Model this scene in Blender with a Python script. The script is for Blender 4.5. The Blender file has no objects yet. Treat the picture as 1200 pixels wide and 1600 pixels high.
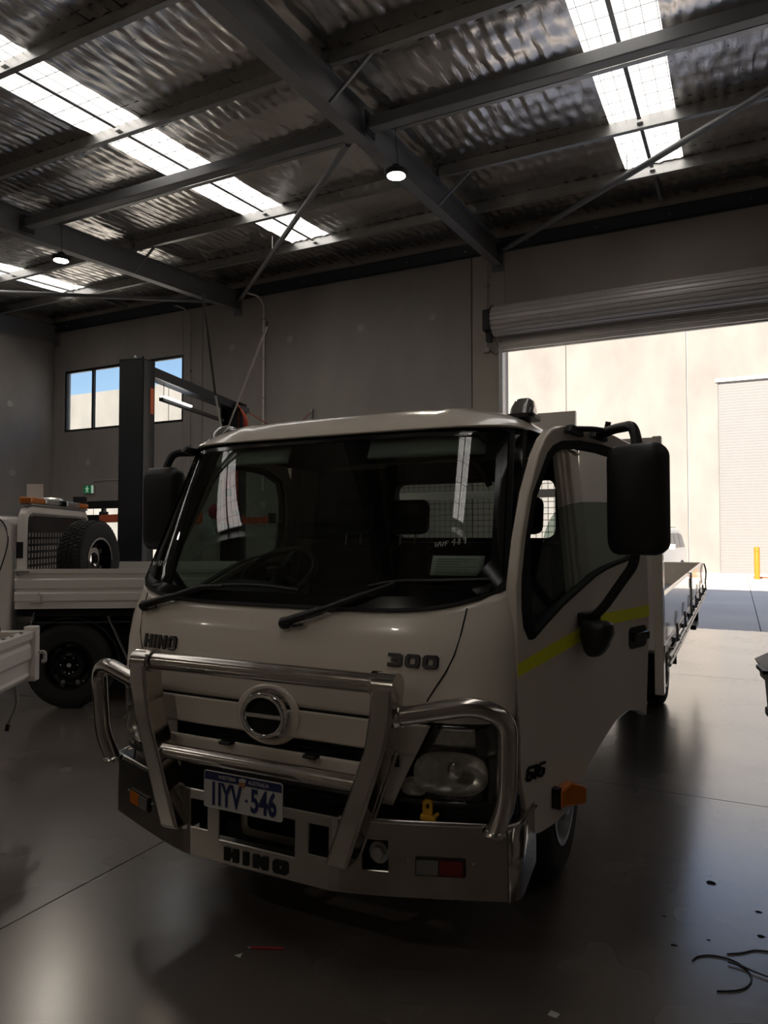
import bpy, bmesh, math, random
from mathutils import Vector, Matrix
random.seed(7)
scene = bpy.context.scene
COL = scene.collection
R = math.radians
PI = math.pi

# ------------------------------------------------------------------ camera
YAW = 26.379; PITCH = 1.8076; CAM_H = 1.62
cam = bpy.data.cameras.new('camera')
cam.sensor_fit = 'VERTICAL'; cam.sensor_height = 36.0; cam.sensor_width = 27.0
cam.lens = 36.0 * 1109.0 / 1600.0
cam.clip_start = 0.05; cam.clip_end = 400
camo = bpy.data.objects.new('camera', cam); COL.objects.link(camo)
camo.location = (0, 0, CAM_H)
camo.rotation_euler = (R(90 + PITCH), 0, R(YAW))
scene.camera = camo

# ------------------------------------------------------------------ world, sun, exposure
SUN_EL = 38.0; SUN_AZ = 8.0        # sun stands behind the camera, over the building
SUN_STR = 2.6; SKY_STR = 0.045
w = bpy.data.worlds.new('world'); scene.world = w; w.use_nodes = True
nt = w.node_tree; nt.nodes.clear()
out = nt.nodes.new('ShaderNodeOutputWorld'); bg = nt.nodes.new('ShaderNodeBackground')
sky = nt.nodes.new('ShaderNodeTexSky'); sky.sky_type = 'NISHITA'; sky.sun_disc = False
sky.sun_elevation = R(SUN_EL); sky.sun_rotation = R(180 + SUN_AZ)
sky.air_density = 1.0; sky.dust_density = 0.6; sky.ozone_density = 1.0
nt.links.new(sky.outputs[0], bg.inputs[0]); bg.inputs[1].default_value = SKY_STR
nt.links.new(bg.outputs[0], out.inputs[0])
sl = bpy.data.lights.new('sun', 'SUN'); sl.energy = SUN_STR; sl.angle = R(0.53); sl.color = (1, .91, .78)
so = bpy.data.objects.new('sun', sl); COL.objects.link(so); so.location = (0, -20, 30)
so.rotation_euler = (R(90 - SUN_EL), 0, R(-SUN_AZ))   # shines towards +Y and down
vs = scene.view_settings
vs.view_transform = 'Standard'; vs.look = 'None'; vs.gamma = 1.0; vs.use_curve_mapping = False
vs.exposure = 2.25

# ------------------------------------------------------------------ materials
MATS = {}
def mat(name, base, rough=.5, metal=0., noise=None, bump=None, coat=0., emit=None, spec=.5, rnoise=None):
    """noise=(scale, amount, stretch xyz) tints the colour; bump=(scale, strength, stretch); rnoise=(scale, lo, hi)"""
    m = bpy.data.materials.new(name); m.use_nodes = True
    n = m.node_tree; p = n.nodes['Principled BSDF']
    b = (*base, 1) if len(base) == 3 else base
    p.inputs['Base Color'].default_value = b
    p.inputs['Roughness'].default_value = rough; p.inputs['Metallic'].default_value = metal
    p.inputs['Specular IOR Level'].default_value = spec
    if coat: p.inputs['Coat Weight'].default_value = coat; p.inputs['Coat Roughness'].default_value = .04
    if emit:
        p.inputs['Emission Color'].default_value = (*emit[0], 1); p.inputs['Emission Strength'].default_value = emit[1]
    def coords(st):
        tc = n.nodes.new('ShaderNodeTexCoord'); mp = n.nodes.new('ShaderNodeMapping')
        mp.inputs['Scale'].default_value = st
        n.links.new(tc.outputs['Object'], mp.inputs[0]); return mp.outputs[0]
    if noise:
        sc, amt, st = (list(noise) + [(1, 1, 1)])[:3]
        tx = n.nodes.new('ShaderNodeTexNoise'); tx.inputs['Scale'].default_value = sc; tx.inputs['Detail'].default_value = 5
        tx.inputs['Roughness'].default_value = .55
        n.links.new(coords(st), tx.inputs['Vector'])
        rp = n.nodes.new('ShaderNodeMapRange'); rp.inputs[1].default_value = .2; rp.inputs[2].default_value = .8
        rp.inputs[3].default_value = 1 - amt; rp.inputs[4].default_value = 1 + amt
        n.links.new(tx.outputs[0], rp.inputs[0])
        mx = n.nodes.new('ShaderNodeMix'); mx.data_type = 'RGBA'; mx.blend_type = 'MULTIPLY'; mx.inputs[0].default_value = 1
        mx.inputs[6].default_value = b; n.links.new(rp.outputs[0], mx.inputs[7])
        n.links.new(mx.outputs[2], p.inputs['Base Color'])
    if rnoise:
        tx = n.nodes.new('ShaderNodeTexNoise'); tx.inputs['Scale'].default_value = rnoise[0]; tx.inputs['Detail'].default_value = 2
        n.links.new(coords((1, 1, 1)), tx.inputs['Vector'])
        rp = n.nodes.new('ShaderNodeMapRange'); rp.inputs[1].default_value = .15; rp.inputs[2].default_value = .85
        rp.inputs[3].default_value = rnoise[1]; rp.inputs[4].default_value = rnoise[2]
        n.links.new(tx.outputs[0], rp.inputs[0]); n.links.new(rp.outputs[0], p.inputs['Roughness'])
    if bump:
        sc, amt, st = (list(bump) + [(1, 1, 1)])[:3]
        tx = n.nodes.new('ShaderNodeTexNoise'); tx.inputs['Scale'].default_value = sc; tx.inputs['Detail'].default_value = 6
        n.links.new(coords(st), tx.inputs['Vector'])
        bp = n.nodes.new('ShaderNodeBump'); bp.inputs['Strength'].default_value = amt; bp.inputs['Distance'].default_value = .02
        n.links.new(tx.outputs[0], bp.inputs['Height']); n.links.new(bp.outputs[0], p.inputs['Normal'])
    MATS[name] = m
    return m

def glass_mat(name, tint, f0=.06, rough=0.0):
    m = bpy.data.materials.new(name); m.use_nodes = True; n = m.node_tree; n.nodes.clear()
    o = n.nodes.new('ShaderNodeOutputMaterial'); t = n.nodes.new('ShaderNodeBsdfTransparent'); g = n.nodes.new('ShaderNodeBsdfGlossy')
    t.inputs[0].default_value = (*tint, 1); g.inputs['Roughness'].default_value = rough
    lw = n.nodes.new('ShaderNodeLayerWeight'); lw.inputs[0].default_value = .5      # Schlick, the same on both faces of a thin pane
    pw = n.nodes.new('ShaderNodeMath'); pw.operation = 'POWER'; pw.inputs[1].default_value = 5; n.links.new(lw.outputs['Facing'], pw.inputs[0])
    fr = n.nodes.new('ShaderNodeMath'); fr.operation = 'MULTIPLY_ADD'; fr.inputs[1].default_value = 1-f0; fr.inputs[2].default_value = f0; n.links.new(pw.outputs[0], fr.inputs[0])
    mx = n.nodes.new('ShaderNodeMixShader')
    n.links.new(fr.outputs[0], mx.inputs[0]); n.links.new(t.outputs[0], mx.inputs[1]); n.links.new(g.outputs[0], mx.inputs[2])
    n.links.new(mx.outputs[0], o.inputs[0]); MATS[name] = m; return m

def sheet_mat(name, col):
    m = bpy.data.materials.new(name); m.use_nodes = True; n = m.node_tree; n.nodes.clear()
    o = n.nodes.new('ShaderNodeOutputMaterial'); t = n.nodes.new('ShaderNodeBsdfTranslucent'); d = n.nodes.new('ShaderNodeBsdfDiffuse')
    t.inputs[0].default_value = (*col, 1); d.inputs[0].default_value = (*col, 1)
    mx = n.nodes.new('ShaderNodeMixShader'); mx.inputs[0].default_value = .06
    n.links.new(t.outputs[0], mx.inputs[1]); n.links.new(d.outputs[0], mx.inputs[2]); n.links.new(mx.outputs[0], o.inputs[0])
    MATS[name] = m; return m

mat('floor_concrete', (.15, .128, .112), .2, noise=(.9, .25), bump=(14, .03), rnoise=(1.4, .2, .32), spec=1., coat=1.)
MATS['floor_concrete'].node_tree.nodes['Principled BSDF'].inputs['Coat Roughness'].default_value = .21
mat('outdoor_concrete', (.74, .66, .585), .8, noise=(.5, .12), bump=(20, .1))
mat('joint_dark', (.03, .028, .026), .9)
mat('wall_concrete', (.38, .353, .33), .75, noise=(.7, .22, (1, 1, .5)), bump=(18, .05))
mat('wall_concrete_warm', (.47, .42, .37), .75, noise=(.7, .2, (1, 1, .5)), bump=(18, .05))
mat('patch_concrete', (.52, .49, .465), .8, noise=(6, .1))
mat('outer_wall', (.245, .225, .207), .85, noise=(.55, .24, (1, 1, .6)), bump=(12, .05))
mat('foil', (.80, .77, .74), .24, 1., noise=(.8, .2), bump=(5, .45, (2.6, .5, 1)))
mat('steel_grey', (.25, .255, .26), .45, .2, noise=(3, .1))
mat('steel_dark', (.05, .06, .072), .45, .2, noise=(3, .1))
mat('galv', (.42, .42, .41), .38, .8, noise=(6, .15))
mat('wire', (.05, .048, .045), .6)
sheet_mat('skylight_sheet', (.93, .91, .88))
mat('door_curtain', (.58, .55, .52), .45, .3, noise=(4, .06))
mat('black_frame', (.012, .012, .014), .4)
glass_mat('window_glass', (.92, .95, .96))
glass_mat('windscreen_glass', (.62, .70, .66), .10)
glass_mat('side_glass', (.60, .66, .63))
glass_mat('lamp_glass', (.93, .93, .92))
mat('lamp_back', (.13, .125, .12), .3, .9)
mat('white_paint', (.84, .755, .655), .22, coat=.6, noise=(2, .02))
mat('white_paint_ute', (.86, .81, .76), .3, coat=.4, noise=(2, .03))
mat('alloy', (.60, .565, .52), .16, 1., noise=(5, .12, (1, 1, 1)), rnoise=(7, .10, .26))
mat('alloy_flat', (.50, .465, .42), .24, 1., noise=(3, .08), rnoise=(3, .2, .3))
mat('chrome', (.75, .74, .72), .06, 1.)
mat('black_plastic', (.013, .013, .014), .45, bump=(80, .05))
mat('black_gloss', (.006, .006, .007), .12)
mat('dark_cavity', (.006, .006, .006), .9)
mat('rubber', (.014, .014, .014), .75, noise=(20, .25))
mat('trim_dark', (.028, .028, .03), .8, noise=(12, .1))
mat('seat_fabric', (.02, .02, .023), .95, bump=(60, .1))
mat('visor_grey', (.42, .45, .42), .8)
mat('badge_grey', (.05, .05, .055), .25, .7)
mat('badge_metal', (.22, .22, .23), .2, .9)
mat('tape_yellow', (.86, .88, .03), .45, noise=(30, .05))
mat('amber', (.62, .17, .015), .18, coat=.6)
mat('red_lens', (.16, .014, .010), .15, coat=.6)
mat('clear_lens', (.17, .165, .155), .15, coat=.6)
mat('plate_white', (.50, .48, .45), .4)
mat('plate_blue', (.010, .016, .085), .4)
mat('plate_swan', (.35, .15, .05), .5)
mat('paper', (.58, .58, .54), .8, noise=(40, .06))
mat('ink', (.10, .10, .10), .8)
mat('chalk', (.72, .74, .72), .8)
mat('yellow_plastic', (.66, .36, .02), .45)
mat('orange_paint', (.66, .11, .025), .38, noise=(5, .1))
mat('lift_black', (.014, .018, .025), .38, noise=(4, .1))
mat('red_hose', (.42, .07, .03), .5)
mat('red_cloth', (.42, .03, .04), .8)
mat('bag_plastic', (.55, .60, .56), .3)
mat('exit_green', (.015, .13, .05), .4, emit=((.03, .35, .12), .03))
mat('exit_white', (.6, .75, .65), .4, emit=((.7, 1, .8), .06))
mat('lamp_white', (.9, .9, .9), .4, emit=((1, .90, .76), 46.))
mat('tube_white', (.9, .9, .9), .4, emit=((1, .96, .9), 3.))
mat('bollard_yellow', (.36, .17, .008), .45, noise=(8, .06))
mat('suv_paint', (.75, .74, .72), .25, coat=.5)
mat('suv_glass', (.05, .055, .06), .1)
mat('opp_door', (.205, .198, .195), .6, noise=(2, .03))
mat('dirt', (.02, .018, .016), .9)
mat('deck', (.33, .32, .31), .5, .5, noise=(8, .15))
mat('reflector', (.78, .76, .73), .32, 1., noise=(40, .3))
mat('alu_rail', (.55, .54, .52), .35, .7)

# ------------------------------------------------------------------ mesh builder
class MB:
    def __init__(s): s.v = []; s.f = []
    def add(s, vs, fs):
        o = len(s.v); s.v += [tuple(v) for v in vs]; s.f += [tuple(i + o for i in f) for f in fs]; return s
    def box(s, x0, x1, y0, y1, z0, z1, M=None):
        vs = [Vector(p) for p in ((x0,y0,z0),(x1,y0,z0),(x1,y1,z0),(x0,y1,z0),(x0,y0,z1),(x1,y0,z1),(x1,y1,z1),(x0,y1,z1))]
        if M: vs = [M @ v for v in vs]
        return s.add(vs, [(0,3,2,1),(4,5,6,7),(0,1,5,4),(1,2,6,5),(2,3,7,6),(3,0,4,7)])
    def bar(s, a, b, wd, ht, up=(0,0,1)):
        a = Vector(a); b = Vector(b); d = (b - a); L = d.length; d.normalize()
        sd = d.cross(Vector(up)).normalized(); u = sd.cross(d).normalized()
        M = Matrix((( d.x, sd.x, u.x, a.x),(d.y, sd.y, u.y, a.y),(d.z, sd.z, u.z, a.z),(0,0,0,1)))
        return s.box(0, L, -wd/2, wd/2, -ht/2, ht/2, M)
    def tube(s, pts, r, n=10, closed=False):
        pts = [Vector(p) for p in pts]; k = len(pts); rs = r if isinstance(r, (list, tuple)) else [r]*k
        tang = []
        for i in range(k):
            a = pts[(i-1) % k] if (closed or i > 0) else pts[i]; b = pts[(i+1) % k] if (closed or i < k-1) else pts[i]
            tang.append((b - a).normalized())
        ref = Vector((0,0,1)) if abs(tang[0].z) < .9 else Vector((1,0,0))
        u = tang[0].cross(ref).normalized(); vs = []
        for i in range(k):
            t = tang[i]; u = (u - t * u.dot(t)).normalized(); w_ = t.cross(u)
            for j in range(n):
                a = 2*PI*j/n; vs.append(pts[i] + (u*math.cos(a) + w_*math.sin(a))*rs[i])
        fs = []
        for i in range(k if closed else k-1):
            for j in range(n):
                a = i*n+j; b = i*n+(j+1) % n; i2 = (i+1) % k
                fs.append((a, b, i2*n+(j+1) % n, i2*n+j))
        if not closed: fs += [tuple(range(n-1,-1,-1)), tuple((k-1)*n+j for j in range(n))]
        return s.add(vs, fs)
    def lathe(s, prof, M=None, n=32, cap=True):
        """prof: (r, h) pairs along local z"""
        vs = []; fs = []; k = len(prof)
        for r, h in prof:
            for j in range(n):
                a = 2*PI*j/n; vs.append(Vector((r*math.cos(a), r*math.sin(a), h)))
        for i in range(k-1):
            for j in range(n): fs.append((i*n+j, i*n+(j+1) % n, (i+1)*n+(j+1) % n, (i+1)*n+j))
        if cap: fs += [tuple(range(n-1,-1,-1)), tuple((k-1)*n+j for j in range(n))]
        if M: vs = [M @ v for v in vs]
        return s.add(vs, fs)
    def prism(s, poly, fn, w0, w1):
        k = len(poly)
        vs = [fn(a, b, w0) for a, b in poly] + [fn(a, b, w1) for a, b in poly]
        fs = [tuple(range(k-1,-1,-1)), tuple(range(k, 2*k))] + [(i, (i+1) % k, k+(i+1) % k, k+i) for i in range(k)]
        return s.add(vs, fs)
    def ring(s, outer, inner, fn, w0, w1):
        k = len(outer)
        vs = [fn(a,b,w0) for a,b in outer]+[fn(a,b,w0) for a,b in inner]+[fn(a,b,w1) for a,b in outer]+[fn(a,b,w1) for a,b in inner]
        fs = []
        for i in range(k):
            j = (i+1) % k
            fs += [(i, k+i, k+j, j), (2*k+i, 2*k+j, 3*k+j, 3*k+i), (i, j, 2*k+j, 2*k+i), (k+i, 3*k+i, 3*k+j, k+j)]
        return s.add(vs, fs)
    def grid(s, nu, nv, fn):
        vs = [fn(i/nu, j/nv) for j in range(nv+1) for i in range(nu+1)]
        fs = [(j*(nu+1)+i, j*(nu+1)+i+1, (j+1)*(nu+1)+i+1, (j+1)*(nu+1)+i) for j in range(nv) for i in range(nu)]
        return s.add(vs, fs)
    def loft(s, rings, cap=True):
        n = len(rings[0]); vs = [p for r_ in rings for p in r_]; fs = []
        for i in range(len(rings)-1):
            for j in range(n): fs.append((i*n+j, i*n+(j+1) % n, (i+1)*n+(j+1) % n, (i+1)*n+j))
        if cap: fs += [tuple(range(n-1,-1,-1)), tuple((len(rings)-1)*n+j for j in range(n))]
        return s.add(vs, fs)
    def mesh(s, name, m, smooth=None):
        me = bpy.data.meshes.new(name); me.from_pydata(s.v, [], s.f); me.update()
        bm = bmesh.new(); bm.from_mesh(me); bmesh.ops.recalc_face_normals(bm, faces=bm.faces); bm.to_mesh(me); bm.free()
        if m: me.materials.append(MATS[m])
        if smooth:
            me.polygons.foreach_set('use_smooth', [True]*len(me.polygons)); me.set_sharp_from_angle(angle=R(smooth))
        return me
    def build(s, name, m, parent=None, smooth=None, bevel=None, solid=None, loc=None, seg=2, label=None):
        o = bpy.data.objects.new(name, s.mesh(name, m, smooth)); COL.objects.link(o)
        if parent: o.parent = parent
        if loc: o.location = loc
        if solid:
            md = o.modifiers.new('solid', 'SOLIDIFY'); md.thickness = solid; md.offset = 0
        if bevel:
            md = o.modifiers.new('bevel', 'BEVEL'); md.width = bevel; md.segments = seg; md.limit_method = 'ANGLE'; md.angle_limit = R(40)
        if label: o['label'] = label
        return o

def tag(o, label, cat=None, group=None, kind=None):
    o['label'] = label
    if cat: o['category'] = cat
    if group: o['group'] = group
    if kind: o['kind'] = kind
    return o
def thing(name, label, cat, loc=(0,0,0), rotz=0, group=None, kind=None):
    o = bpy.data.objects.new(name, None); COL.objects.link(o); o.location = loc; o.rotation_euler = (0,0,rotz)
    o.empty_display_size = .1
    return tag(o, label, cat, group, kind)
def link_copy(o, parent=None, loc=None):
    c = o.copy(); COL.objects.link(c)
    if parent: c.parent = parent
    if loc: c.location = loc
    return c
def copy_tree(o, parent=None):
    c = o.copy(); COL.objects.link(c); c.parent = parent
    for ch in list(o.children): copy_tree(ch, c)
    return c
def rrect(x0, x1, y0, y1, r, n=4):
    pts = []
    for cx, cy, a0 in ((x1-r, y0+r, -90), (x1-r, y1-r, 0), (x0+r, y1-r, 90), (x0+r, y0+r, 180)):
        for i in range(n+1):
            a = R(a0 + 90*i/n); pts.append((cx+r*math.cos(a), cy+r*math.sin(a)))
    return pts
def smooth_path(pts, n=8, closed=False):
    """Catmull-Rom through points"""
    P = [Vector(p) for p in pts]; k = len(P); o = []
    rng = range(k if closed else k-1)
    for i in rng:
        p0 = P[(i-1) % k] if (closed or i > 0) else P[i]; p1 = P[i]; p2 = P[(i+1) % k]; p3 = P[(i+2) % k] if (closed or i+2 < k) else p2
        for j in range(n):
            t = j/n
            o.append(.5*((2*p1)+(-p0+p2)*t+(2*p0-5*p1+4*p2-p3)*t*t+(-p0+3*p1-3*p2+p3)*t**3))
    if not closed: o.append(P[-1])
    return o
def fillet(pts, r, n=6):
    """round the inner corners of a polyline"""
    P = [Vector(p) for p in pts]; o = [P[0]]
    for i in range(1, len(P)-1):
        a = (P[i-1]-P[i]); b = (P[i+1]-P[i]); rr = min(r, a.length*.48, b.length*.48)
        s_ = P[i]+a.normalized()*rr; e = P[i]+b.normalized()*rr
        for j in range(n+1):
            t = j/n; o.append(s_*(1-t)**2 + P[i]*2*t*(1-t) + e*t*t)
    o.append(P[-1]); return o
def text_geo(txt, size=1., bold=0., sx=1.):
    """flat filled text as (verts2d, faces), origin at the centre of the text, height about size"""
    c = bpy.data.curves.new('lettering', 'FONT'); c.body = txt; c.size = size; c.offset = bold; c.resolution_u = 3
    c.align_x = 'CENTER'; c.align_y = 'CENTER'
    o = bpy.data.objects.new('lettering', c); COL.objects.link(o)
    dg = bpy.context.evaluated_depsgraph_get(); me = bpy.data.meshes.new_from_object(o.evaluated_get(dg))
    vs = [(v.co.x*sx, v.co.y) for v in me.vertices]; fs = [tuple(p.vertices) for p in me.polygons]
    bpy.data.objects.remove(o); bpy.data.curves.remove(c); bpy.data.meshes.remove(me)
    return vs, fs
def block_text(txt, h, w_, st, gap, ch=.18):
    """wide block capitals as chamfered polygons [(outer, inner or None)] laid out from x=0"""
    polys = []; x = 0
    def rect(a, b, c, d): polys.append([(x+a, b), (x+c, b), (x+c, d), (x+a, d)])
    for chx in txt:
        if chx == 'I' or chx == '1':
            rect(0, 0, st, h); adv = st
            if chx == '1': polys.append([(x-st*.55, h*.72), (x, h*.72), (x, h), (x-st*.2, h)]); 
        elif chx == 'H':
            rect(0,0,st,h); rect(w_-st,0,w_,h); rect(st,h*.5-st*.38,w_-st,h*.5+st*.38); adv = w_
        elif chx == 'N':
            rect(0,0,st,h); rect(w_-st,0,w_,h); polys.append([(x+st*.9,h),(x+st*.9,h-st*1.1),(x+w_-st*.9,0),(x+w_-st*.9,st*1.1)]); adv = w_
        else:
            c = ch*h; t = st*.72
            if chx in 'O0':
                rect(0,c,st,h-c); rect(w_-st,c,w_,h-c)
                polys.append([(x,c),(x+c,0),(x+w_-c,0),(x+w_,c),(x+w_-st,c),(x+w_-st,t),(x+st,t),(x+st,c)])
                polys.append([(x,h-c),(x+c,h),(x+w_-c,h),(x+w_,h-c),(x+w_-st,h-c),(x+w_-st,h-t),(x+st,h-t),(x+st,h-c)])
            elif chx == '3':
                rect(0,0,w_-c,t); rect(0,h-t,w_-c,h); rect(w_*.25,h*.5-t*.5,w_-c,h*.5+t*.5); rect(w_-st,c*.6,w_,h-c*.6)
            elif chx == '6':
                rect(0,c*.6,st,h-c*.6); rect(c,h-t,w_,h); rect(c,0,w_-c,t); rect(st,h*.55-t*.5,w_-c,h*.55+t*.5); rect(w_-st,c*.6,w_,h*.55)
            adv = w_
        x += adv + gap
    return polys, x-gap

# ================================================================== THE BUILDING
WY = 13.187            # inner face of the back wall
XL, XR, YB = -16.56, 8.4, -9.5
def zr(y): return 7.26 - .067*(WY - y)      # underside of the purlins

# ---- floor: slabs with sawn joints
floor = tag(MB().box(XL-.3, XR+.3, YB-.3, WY+.25, -.3, -.02).build('floor', 'joint_dark'), 'grey polished concrete workshop floor with sawn joints', kind='structure')
xs = [XL, -11.73, -7.23, -2.73, 1.77, 6.27, XR]; ys = [YB, -7.49, -3.38, .73, 4.84, 8.95, WY+.25]
for i in range(6):
    for j in range(6):
        g = .004
        MB().box(xs[i]+g, xs[i+1]-g, ys[j]+g, ys[j+1]-g, -.02, 0).build('floor_slab', 'floor_concrete', floor)
# ---- yard outside
yard = tag(MB().box(-70, 40, WY+.26, 60, -.32, -.03).build('yard_ground', 'joint_dark'), 'pale concrete driveway between the two warehouses', kind='structure')
yx = [-70, -40, -24, -16, -9, -4.6, -.6+.95, 5.3, 12, 40]; yy = [WY+.262, 18.2, 23.4, 28.6, 33.3]
for i in range(len(yx)-1):
    for j in range(len(yy)-1):
        MB().box(yx[i]+.008, yx[i+1]-.008, yy[j]+.008, yy[j+1]-.008, -.03, -.005).build('driveway_slab', 'outdoor_concrete', yard)

# ---- back wall of tilt-up panels with window, shopfront door and roller door openings
DX0, DX1, DZ = -3.93, 2.15, 5.24
WX0, WX1, WZ0, WZ1 = -16.14, -12.0, 4.36, 6.0
SX0, SX1, SZ = -15.5, -12.25, 2.48
wall_back = thing('wall_back', 'long grey precast concrete wall with high window and roller door', None, (0, WY, 0), kind='structure')
T = .22; ZT = 7.75
def wp(x0, x1, z0, z1, m='wall_concrete'):
    g = .008
    return MB().box(x0+g, x1-g, 0, T, z0, z1).build('wall_panel', m, wall_back, bevel=.012, seg=1)
wp(XL-.2, WX0, 0, ZT); wp(WX0-.016, WX1+.016, SZ, WZ0); wp(WX0-.016, WX1+.016, WZ1, ZT)
wp(WX0-.016, SX0, 0, SZ); wp(SX1, WX1+.016, 0, SZ)
wp(WX1, -11.39, 0, ZT); wp(-11.39, -4.61, 0, ZT); wp(-4.61, DX0+.0, 0, ZT, 'wall_concrete_warm')
wp(DX0-.016, DX1+.016, DZ, ZT, 'wall_concrete_warm'); wp(DX1, XR+.2, 0, ZT)
for a_, b_ in ((-11.42, -11.36), (-4.64, -4.58)): MB().box(a_, b_, .03, .16, 0, ZT).build('joint_sealant', 'joint_dark', wall_back)
for x, z in ((-5.44, 6.02), (-7.09, 6.0), (-8.88, 5.99), (-10.5, 5.99), (-3.2, 6.6), (-10.9, 3.6), (-15.2, 3.5), (-7.3, 2.2), (-9.6, 2.3)):
    MB().lathe([(.085, 0), (.085, .006), (.075, .008)], Matrix.Translation((x, -.004, z)) @ Matrix.Rotation(R(90), 4, 'X'), 20).build('lifting_point_patch', 'patch_concrete', wall_back)
# ---- left wall
wall_left = thing('wall_left', 'bare grey precast concrete side wall left of the window', None, (XL, 0, 0), kind='structure')
yj = [YB, -3.9, 1.8, 7.5, WY]
for i in range(4):
    MB().box(-T, 0, yj[i]+.008, yj[i+1]-.008, 0, ZT).build('wall_panel', 'wall_concrete', wall_left, bevel=.012, seg=1)
MB().box(-.16, -.06, YB, WY, 0, ZT).build('joint_sealant', 'joint_dark', wall_left)
for y, z in ((9.2, 5.0), (11.9, 4.95), (9.3, 3.3), (12.0, 3.2)):
    MB().lathe([(.085, 0), (.085, .006), (.075, .008)], Matrix.Translation((-.004, y, z)) @ Matrix.Rotation(R(90), 4, 'Y'), 20).build('lifting_point_patch', 'patch_concrete', wall_left)
# ---- walls outside the frame
wall_right = thing('wall_right', 'grey concrete wall on the right, outside the picture', None, (XR, 0, 0), kind='structure')
MB().box(0, T, YB, WY, 0, ZT).build('wall_panel', 'wall_concrete', wall_right)
wall_front = thing('wall_front', 'grey concrete wall behind the camera', None, (0, YB, 0), kind='structure')
MB().box(XL-.2, XR+.2, -T, 0, 0, ZT).build('wall_panel', 'wall_concrete', wall_front)

# ---- ceiling: foil blanket, wire mesh, skylight sheets, purlins
ceiling = thing('ceiling', 'sloping roof lined with silver foil insulation above steel purlins', None, (0, 0, 0), kind='structure')
PY = [WY - .02 - 1.618*i for i in range(15)]       # purlin lines
SKY = [(-13.85, .42), (-7.3, .42), (-1.06, .42), (5.2, .17)]   # skylight centre x, half width; unseen last strip added narrow for light from the right
SKY_Y1 = PY[1]; SKY_B = 8      # last skylit bay
def cuts():
    e = [XL]
    for c, hw in SKY: e += [c-hw, c+hw]
    return e + [XR]
E_ = cuts()
def sag(x, y, y0, y1):
    t = (y-y0)/(y1-y0)
    s_ = .035*math.sin(PI*t)
    q = abs(math.sin(PI*x/.15))**.6 * (.35+.65*abs(math.sin(PI*y/.30))**.5)
    k = .5+.5*math.sin(x*1.3+y*2.1)+.4*math.sin(x*3.7-y*1.1)
    ix = math.floor(x/.15); iy = math.floor(y/.30)
    hsh = math.sin(ix*12.9898+iy*78.233)*43758.5453; hsh -= math.floor(hsh)
    return -s_*.5 - .03*q*(.25+.45*min(1, max(0, k))+.45*hsh) - .004*math.sin(x*29+math.sin(y*7)*2)
for b in range(len(PY)-1):
    y1, y0 = PY[b], PY[b+1]
    if b == 0: y1 = WY+.15
    if y0 < YB: y0 = YB-.15
    if y1 < YB+.2: break
    segs = [(XL-.15, XR+.15)] if b == 0 or b > SKY_B else [(E_[i]-(.15 if i == 0 else 0), E_[i+1]+(.15 if i == len(E_)-2 else 0)) for i in range(0, len(E_), 2)]
    for (a, c) in segs:
        nx = max(4, int((c-a)/.0375)); ny = 22 if y1 > 2 else 10
        def fn(u, v, a=a, c=c, y0=y0, y1=y1):
            x = a+(c-a)*u; y = y0-.03+(y1-y0+.06)*v
            return (x, y, zr(y)+.215+sag(x, y, y0, y1))
        MB().grid(nx, ny, fn).build('insulation_blanket', 'foil', ceiling, smooth=60)
for i in range(0, len(E_), 2):       # unseen metal roof sheets above the blanket, added to block stray daylight
    a, c = E_[i]+(-.3 if i == 0 else .11), E_[i+1]+(.3 if i == len(E_)-2 else -.11)
    MB().add([(a, PY[SKY_B+1]-.1, zr(PY[SKY_B+1]-.1)+.30), (c, PY[SKY_B+1]-.1, zr(PY[SKY_B+1]-.1)+.30), (c, WY+.2, zr(WY+.2)+.30), (a, WY+.2, zr(WY+.2)+.30)], [(0, 1, 2, 3)]).build('light_block_roof_sheet', 'galv', ceiling, solid=.004)
MB().add([(XL-.3, YB-.3, zr(YB-.3)+.31), (XR+.3, YB-.3, zr(YB-.3)+.31), (XR+.3, PY[SKY_B+1]-.08, zr(PY[SKY_B+1]-.08)+.31), (XL-.3, PY[SKY_B+1]-.08, zr(PY[SKY_B+1]-.08)+.31)], [(0, 1, 2, 3)]).build('light_block_roof_sheet', 'galv', ceiling, solid=.004)
MB().add([(XL, SKY_Y1+.12, zr(SKY_Y1+.12)+.31), (XR, SKY_Y1+.12, zr(SKY_Y1+.12)+.31), (XR, WY+.2, zr(WY+.2)+.31), (XL, WY+.2, zr(WY+.2)+.31)], [(0, 1, 2, 3)]).build('light_block_roof_sheet', 'galv', ceiling, solid=.004)
# mesh wires
wm = MB()
x = XL
while x < XR:
    wm.tube([(x, YB, zr(YB)+.202), (x, WY, zr(WY)+.202)], .0042, 3); x += .15
y = YB
while y < WY:
    wm.tube([(XL, y, zr(y)+.199), (XR, y, zr(y)+.199)], .0042, 3); y += .30
tag(wm.build('safety_mesh', 'wire', ceiling), 'thin wire safety mesh under the foil', kind='stuff')
# corrugated skylight sheets, one length per purlin bay
for c, hw in SKY:
    for b in range(1, SKY_B+1):
        y1, y0 = PY[b], max(PY[b+1], YB)
        if y1 < YB+.2: break
        m = MB(); n = 44
        def prof(u):
            t = (u*(2*hw)/.19) % 1.0
            return .0 if t < .62 else .028*min(1, (t-.62)/.08, (1-t)/.08)
        m.grid(n, 1, lambda u, v, y0=y0, y1=y1: (c-hw-.16+(2*hw+.32)*u, (y0-.05)+(y1-y0+(.25 if b == 1 else .05))*v, zr(y0+(y1-y0)*v)+.246+prof(u)))
        m.build('skylight_sheet', 'skylight_sheet', ceiling)
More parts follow.
